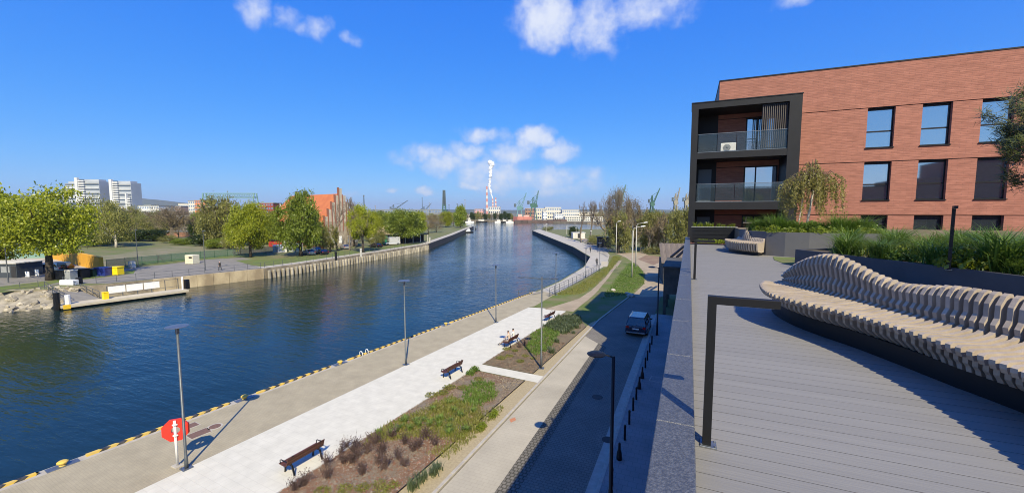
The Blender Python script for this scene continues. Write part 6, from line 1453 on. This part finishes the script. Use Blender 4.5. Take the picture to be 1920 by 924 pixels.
block('warehouse', 'long cream building with grey roof behind the bare trees', 329, 374, 414, 230, M_crm, floors=2, cols=7, dep=18, roofm=mat('grey metal roof', (.34, .36, .38), rough=.6))
block('warehouse', 'grey roofed hall behind the cream building', 326, 392, 405, 300, M_grey, floors=1, cols=9, dep=24, roofm=mat('light sheet roof', (.5, .52, .54), rough=.6))
block('low_building', 'brick ruin wall at the far side of the gravel lot', 308, 350, 447, 185, mat('ruin brick', (.32, .16, .10), (.26, .13, .09), .5, .9), dep=4, H=2.2)
sp_ = thing('sand_heap', 'pale heap of sand beyond the gravel lot', 'heap', along(290, 215)); mb = MB(); mb.lathe([(13, 0), (10, 2.2), (6, 4), (2, 5), (.2, 5.2)], 14); mb.build('heap', mat('pale sand', (.42, .34, .22), (.34, .27, .18), .4, .95), sp_, smooth=True)
block('office_building', 'dark red brick office building behind the brick house', 484, 513, 381, 380, M_rbr, floors=6, cols=6, wz=(.3, .75))
block('office_building', 'white and blue glass office building next to the red one', 513, 527, 383, 390, M_white, floors=7, cols=4, winm=M_win)
block('hall', 'white hall roof between the yellow green tree and the brick house', 490, 530, 405, 250, M_white, floors=1, cols=6, dep=20)
block('hall', 'long grey shipyard hall behind the row of lime trees', 706, 830, 393, 700, mat('grey blue hall', (.22, .25, .29), (.18, .21, .25), .05, .7), dep=60, floors=2, cols=24)
block('pink_building', 'pink building on the far shore left of the chimneys', 890, 906, 392, 760, mat('pink render', (.55, .30, .27), rough=.9), floors=3, cols=5)
block('low_building', 'low white far shore sheds left of the ship', 870, 892, 402, 640, M_offw, floors=1, cols=5)
block('power_station', 'grey power station hall under the striped chimneys', 916, 938, 388, 2300, M_offw, dep=80, floors=2, cols=6)
WH = [(1003, 1024, 391, 620, M_crm, 'cream far shore building behind the green crane'), (1022, 1052, 389, 640, M_offw, 'long pale far shore building right of the green crane'), (1040, 1056, 401, 560, M_white, 'white cube building near the far dock'), (1018, 1026, 397, 540, M_white, 'white cylinder like store at the floating dock'), (1054, 1086, 394, 600, M_offw, 'pale office building behind the bare pier tree'), (1086, 1132, 398, 640, M_crm, 'long cream warehouse right of the bare pier tree'), (985, 1004, 391, 700, mat('brick hall', (.30, .18, .13), (.25, .15, .11), .1, .9), 'brown brick hall left of the green crane'), (1060, 1130, 407, 520, M_offw, 'low pale sheds along the far shore behind the pier')]
for x0, x1, yt, D, m, lb in WH: block('shipyard_building', lb, x0, x1, yt, D, m, dep=18, floors=3 if yt < 400 else 2, cols=max(3, (x1 - x0) // 4), roofm=M_offw)
# ------------------------------------------------------------------ cranes
M_cg = mat('crane green', (.045, .13, .10), (.035, .10, .08), .3, .7); M_ct = mat('crane turquoise', (.12, .25, .26), (.09, .2, .21), .3, .7); M_cd = mat('crane dark steel', (.07, .10, .12), rough=.6); M_cy = mat('crane pale yellow', (.26, .24, .19), rough=.7)
def lattice(mb, a, b, w0, w1, n, th):
    a, b = Vector(a), Vector(b); d = (b - a).normalized(); u = Vector((0, 1, 0)); u = (u - d * u.dot(d)).normalized(); v = d.cross(u); R_ = []
    for i in range(n + 1):
        c_ = a.lerp(b, i / n); w = w0 + (w1 - w0) * i / n; R_.append([c_ + u * w * sx / 2 + v * w * sy / 2 for sx, sy in ((-1, -1), (1, -1), (1, 1), (-1, 1))])
    for i in range(n):
        for k_ in range(4): mb.bar(R_[i][k_], R_[i + 1][k_], th); mb.bar(R_[i][k_], R_[i + 1][(k_ + 1) % 4], th * .7)
    return mb
def crane(label, x, D, ytop, m, side=1, lean=.4, s_leg=.35, yb=None, sc=1.0, name='harbour_crane'):
    p = along(x, D); H = (HOR - ytop) * D / F + 11; t = thing(name, label, 'crane', p, FACE); L = H * s_leg; w = H * .13 * sc
    for sx in (-1, 1):
        for sy in (-1, 1): MB().bar((sx * w, sy * w, 0), (sx * w * .45, sy * w * .45, L), H * .024).build('leg', m, t)
    MB().box(-w * .6, w * .6, -w * .6, w * .6, L, L + H * .04).build('portal', m, t)
    MB().box(-w * .8, w * .9, -w * .55, w * .55, L + H * .04, L + H * .15).build('machine_house', m, t)
    MB().box(side * w * .9 - w * .25, side * w * .9 + w * .25, -w * .3, w * .3, L + H * .03, L + H * .1).build('cab', M_cd, t)
    lattice(MB(), (0, 0, L + H * .15), (0, 0, L + H * .36), w * .55, w * .3, 4, H * .014).build('mast', m, t)
    J = H - (L + H * .1); lattice(MB(), (side * w * .5, 0, L + H * .1), (side * (w * .5 + J * lean), 0, H), w * .5, w * .12, 8, H * .012).build('jib', m, t)
    MB().bar((0, 0, L + H * .36), (side * (w * .5 + J * lean * .75), 0, L + H * .1 + J * .75), H * .01).build('stay', m, t)
    MB().bar((0, 0, L + H * .36), (-side * w * 1.1, 0, L + H * .15), H * .014).build('back_stay', m, t)
    MB().box(-side * w * 1.3 - w * .3, -side * w * 1.3 + w * .3, -w * .35, w * .35, L + H * .12, L + H * .24).build('counterweight', M_cd, t)
    return t
crane('dark green shipyard crane with a steep jib beside the ship', 1000, 560, 358, M_cg, 1, .22, .42)
crane('turquoise shipyard crane with a broken outline left of the green one', 974, 640, 362, M_ct, 1, .35, .35)
crane('dark harbour crane with a bent jib behind the lime trees', 738, 760, 376, M_cd, 1, 1.5, .4)
crane('small dark crane left of the thin mast tower', 795, 800, 381, M_cd, 1, .9, .4)
crane('green crane right of the brown trees with its jib raised', 1222, 700, 353, M_cg, 1, .42, .4, sc=.6)
crane('pale crane behind the thicket near the balcony frame', 1266, 620, 352, M_cy, 1, .2, .45, sc=.55)
crane('pale crane partly hidden by the black balcony frame', 1286, 640, 353, M_cy, 1, .2, .45, sc=.55)
crane('small crane peeking over the tall brown trees', 1160, 800, 347, M_ct, 1, .3, .45)
mt = thing('mast_tower', 'tall slim dark lattice tower left of the poplar', 'tower', along(833, 700), FACE); Hm = (HOR - 357) * 700 / F + 11; lattice(MB(), (0, 0, 0), (0, 0, Hm * .5), 7, 4.6, 6, .9).build('base', M_cg, mt); lattice(MB(), (0, 0, Hm * .5), (0, 0, Hm), 4.6, 3.0, 7, 1.0).build('mast', M_cd, mt); MB().box(-1, 1, -1, 1, Hm * .45, Hm).build('core', M_cd, mt)
for i, (x, yt, D) in enumerate([(792, 370, 900), (805, 380, 900), (842, 383, 800), (704, 385, 700), (683, 366, 500), (872, 374, 800), (858, 382, 820)]):
    t = thing('thin_mast', ['thin pale mast left of the small dark crane', 'short pale mast right of the small dark crane', 'dark mast right of the slim lattice tower', 'thin mast above the yellow green tree row', 'thin dark mast right of the ornate gable', 'thin mast above the dark poplar', 'mast just left of the poplar top'][i], 'mast', along(x, D)); H = (HOR - yt) * D / F + 11
    MB().tube([(0, 0, 0), (0, 0, H)], [1.0, .5], 6).build('pole', M_grey if i % 2 else M_cd, t); MB().box(-1.2, 1.2, -.3, .3, H - 1.5, H - .8).build('crossbar', M_grey, t)
# turquoise gantry crane
p = along(433, 420); gc = thing('gantry_crane', 'long pale turquoise gantry crane behind the willow', 'crane', p, FACE); w = 98 * 420 / F; zt_ = (HOR - 363) * 420 / F + 11; zb_ = (HOR - 371) * 420 / F + 11
M_gt = mat('pale turquoise steel', (.17, .30, .27), (.14, .26, .23), .3, .7)
for y in (-2, 2): 
    mb = MB(); n = 22
    for i in range(n): xa, xb = -w / 2 + w * i / n, -w / 2 + w * (i + 1) / n; mb.bar((xa, y, zt_), (xb, y, zt_), .5).bar((xa, y, zb_), (xb, y, zb_), .5).bar((xa, y, zb_ if i % 2 else zt_), (xb, y, zt_ if i % 2 else zb_), .3)
    mb.build('girder', M_gt, gc)
for x in (-w / 2 + 1, w / 2 - 1):
    for y in (-2, 2): MB().bar((x + y * 1.5, y * 2, 0), (x, y, zt_), .8).build('leg', M_gt, gc)
# ------------------------------------------------------------------ chimneys and plume
M_cw = mat('chimney white', (.6, .58, .56), rough=.9); M_crd = mat('chimney red', (.52, .24, .21), rough=.9)
for x, yt, r_, lb in [(913, 350, 6, 'tallest red and white striped chimney left of the plume'), (924, 373, 5, 'shorter striped chimney from which the plume rises'), (929.5, 371, 5, 'shorter striped chimney right of the plume')]:
    D = 2500; H = (HOR - yt) * D / F + 11; t = thing('striped_chimney', lb, 'chimney', along(x, D)); n = 9
    for k_ in range(n): a, b = k_ / n, (k_ + 1) / n; MB().lathe([(r_ * (1.3 - .5 * a), H * a), (r_ * (1.3 - .5 * b), H * b)], 12).build('band', M_crd if k_ % 2 == 0 else M_cw, t, smooth=False)
D = 2500; pts = [(924, 373, 3.0), (922, 366, 4.5), (919, 357, 6), (917.5, 348, 7), (919, 338, 7.5), (921, 328, 8), (919, 318, 9), (923, 310, 11), (918, 304, 12)]
bm = bmesh.new(); rgs = random.Random(8)
for (x, y, r_), (x2, y2, r2) in zip(pts, pts[1:]):
    for k_ in range(6):
        u = k_ / 6; c_ = along(x + (x2 - x) * u, D); z = (HOR - (y + (y2 - y) * u)) * D / F + 11; rr = (r_ + (r2 - r_) * u) * D / F * .34 * rgs.uniform(.75, 1.1)
        mtx = Matrix.Translation((c_.x + rgs.gauss(0, rr * .25), c_.y + rgs.gauss(0, rr * .25), z + rgs.gauss(0, rr * .2))); bmesh.ops.create_icosphere(bm, subdivisions=2, radius=rr, matrix=mtx)
for v in bm.verts: v.co += Vector((1, 1, 1)) * 0 + v.co.normalized() * 0
me = bpy.data.meshes.new('smoke_plume'); bm.to_mesh(me); bm.free()
o = put('smoke_plume', me); rm = o.modifiers.new('union', 'REMESH'); rm.mode = 'VOXEL'; rm.voxel_size = 3.0
ps = o.modifiers.new('billow', 'DISPLACE'); tx = bpy.data.textures.new('billow', 'CLOUDS'); tx.noise_scale = 14; ps.texture = tx; ps.strength = 7; ps.mid_level = .5; ps.texture_coords = 'GLOBAL'
M_sm = bpy.data.materials.new('steam'); M_sm.use_nodes = True; _t = M_sm.node_tree; pv = _t.nodes['Principled BSDF']; pv.inputs['Base Color'].default_value = (.9, .9, .9, 1); pv.inputs['Roughness'].default_value = 1; pv.inputs['Specular IOR Level'].default_value = 0; pv.inputs['Alpha'].default_value = .7
SC.cycles.transparent_max_bounces = 12; me.materials.append(M_sm); tag(o, 'white plume of steam rising from the striped chimneys', 'smoke', kind='stuff')
# ------------------------------------------------------------------ ship, floating dock, boats
sp0 = along(982, 508); sh_ = thing('ship', 'rust pink ship hull under repair on the far shore', 'ship', (sp0.x, sp0.y, WZ), FACE); w = 30 * 508 / F
MB().prism([(-w / 2 + 2, 0), (w / 2, 0), (w / 2, 12), (-w / 2 + 2, 12), (-w / 2 - 3, 6)], 1.5, 7.5).build('hull', mat('primer pink hull', (.50, .20, .16), (.38, .14, .11), .3, .7), sh_)
MB().box(-w / 2 + 3, -w / 2 + 8, 2, 10, 7.5, 10.5).build('superstructure', mat('pale pink steel', (.6, .38, .33), rough=.7), sh_); MB().box(0, w / 2 - 3, 3, 9, 7.5, 9.3).build('hatch', mat('pale pink steel', (.6, .38, .33), rough=.7), sh_)
dk = thing('floating_dock', 'long dark rusty floating dock in front of the far shore', 'dock', (*along(1014, 500).to_2d(), WZ), FACE); w = 98 * 500 / F
for k_ in range(8): MB().box(-w / 2 + w * k_ / 8 + .1, -w / 2 + w * (k_ + 1) / 8 - .1, 0, 12, -.5, 3.6 if k_ < 6 else 4.4).build('pontoon_section', mat('rusty dock plates', (.13, .085, .075), (.07, .055, .055), .2, .8, rand=.2), dk)
tb_ = thing('tug_boat', 'white and dark boat moored at the far left tip', 'boat', (*along(878, 262).to_2d(), WZ), R(60)); tb_.scale = (.42, .42, .42); MB().prism([(-8, -2.4), (5, -2.4), (9, 0), (5, 2.4), (-8, 2.4)], 0, 1.9).build('hull', M_dark, tb_); MB().box(-5, 2.5, -1.7, 1.7, 1.9, 4.0).build('cabin', M_white, tb_); MB().box(-1.5, 1.8, -1.3, 1.3, 4.0, 5.8).build('wheelhouse', M_white, tb_); MB().box(1.75, 1.85, -1.1, 1.1, 4.6, 5.4).build('window', M_glass, tb_); MB().tube([(0, 0, 5.8), (0, 0, 9.5)], .1, 6).build('mast', M_offw, tb_)
by = thing('buoy', 'small dark navigation buoy off the far left tip', 'buoy', G(892, 430, WZ)); MB().lathe([(.5, -.3), (.6, .4), (.2, 1.2), (.1, 2.4)], 8).build('float', M_dark, by)
for i in range(7):
    x = [866, 880, 905, 935, 946, 956, 900][i]; p = along(x, [530, 520, 530, 525, 520, 515, 545][i]); t = thing('moored_boat', ['leftmost small boat along the far shore', 'second small boat from the left along the far shore', 'small boat below the striped chimneys', 'small boat right of the chimneys on the far shore', 'small boat left of the rust pink ship', 'small pale boat touching the floating dock end', 'small boat below the pink building'][i], 'boat', (p.x, p.y, WZ), FACE)
    MB().prism([(-5, -1.5), (4, -1.5), (6, 0), (4, 1.5), (-5, 1.5)], 0, 1.6).build('hull', M_white if i % 2 else M_dark, t); MB().box(-2, 2, -1, 1, 1.6, 3.6).build('cabin', M_offw, t)
# ------------------------------------------------------------------ far tree lines
rt = random.Random(12)
def far_row(x0, x1, D, n, yt, w, kinds, grp, lab):
    for i in range(n):
        x = x0 + (x1 - x0) * (i + .5) / n + rt.uniform(-2, 2); kd = rt.choice(kinds); _tn[0] += 1
        p = along(x, D * rt.uniform(.97, 1.05)); H = (HOR - (yt + rt.uniform(-3, 2))) * D / F + 11; r_ = w / 2 * D / F * rt.uniform(.8, 1.25)
        t = thing('distant_tree', lab, 'tree', p, 0, grp); put('crown', CR[kd][i % len(CR[kd])], t, (0, 0, H * .08), (0, 0, i), (r_, r_, H * .92)); MB().tube([(0, 0, 0), (0, 0, H * .5)], [.4, .2], 5).build('trunk', M_bark, t)
far_row(868, 962, 590, 15, 399, 10, ['olive', 'dark', 'olive', 'bud'], 'trees on the far shore', 'distant tree on the far shore below the chimneys')
far_row(1100, 1290, 560, 18, 399, 16, ['olive', 'bud'], 'trees behind the pier', 'distant tree on the shore behind the pier trees')
far_row(236, 330, 300, 9, 396, 30, ['olive', 'bud', 'green'], 'trees behind the sand heap', 'mid distance tree between the birches and the cream building')
far_row(380, 520, 270, 9, 398, 30, ['olive', 'green', 'bud'], 'trees behind the yellow green tree', 'mid distance tree between the willow and the brick house')
far_row(262, 360, 560, 12, 391, 14, ['olive', 'bud', 'dark'], 'trees below the hill', 'distant tree below the wooded hill')
far_row(370, 500, 480, 12, 394, 16, ['olive', 'dark'], 'trees behind the willow', 'distant tree behind the willow and orange flats')
far_row(690, 860, 520, 18, 400, 14, ['olive', 'lime', 'bud'], 'trees before the grey hall', 'distant tree in front of the grey shipyard hall')
far_row(-60, 250, 420, 16, 398, 24, ['olive', 'dark', 'bud'], 'trees before the towers', 'distant tree at the foot of the tower blocks')
# ------------------------------------------------------------------ the air over the harbour
hz = MB().box(-15000, 15000, -10000, 17000, -5, 420).build('haze', bpy.data.materials.new('haze air')); hz['kind'] = 'stuff'; tag(hz, 'thin bluish spring haze over the harbour', 'haze')
_m = hz.data.materials[0]; _m.use_nodes = True; _t = _m.node_tree; _t.nodes.remove(_t.nodes['Principled BSDF']); pv = _t.nodes.new('ShaderNodeVolumePrincipled')
pv.inputs['Color'].default_value = (.86, .92, 1.0, 1); pv.inputs['Density'].default_value = .00006; pv.inputs['Anisotropy'].default_value = .2
_t.links.new(pv.outputs[0], _t.nodes['Material Output'].inputs['Volume'])
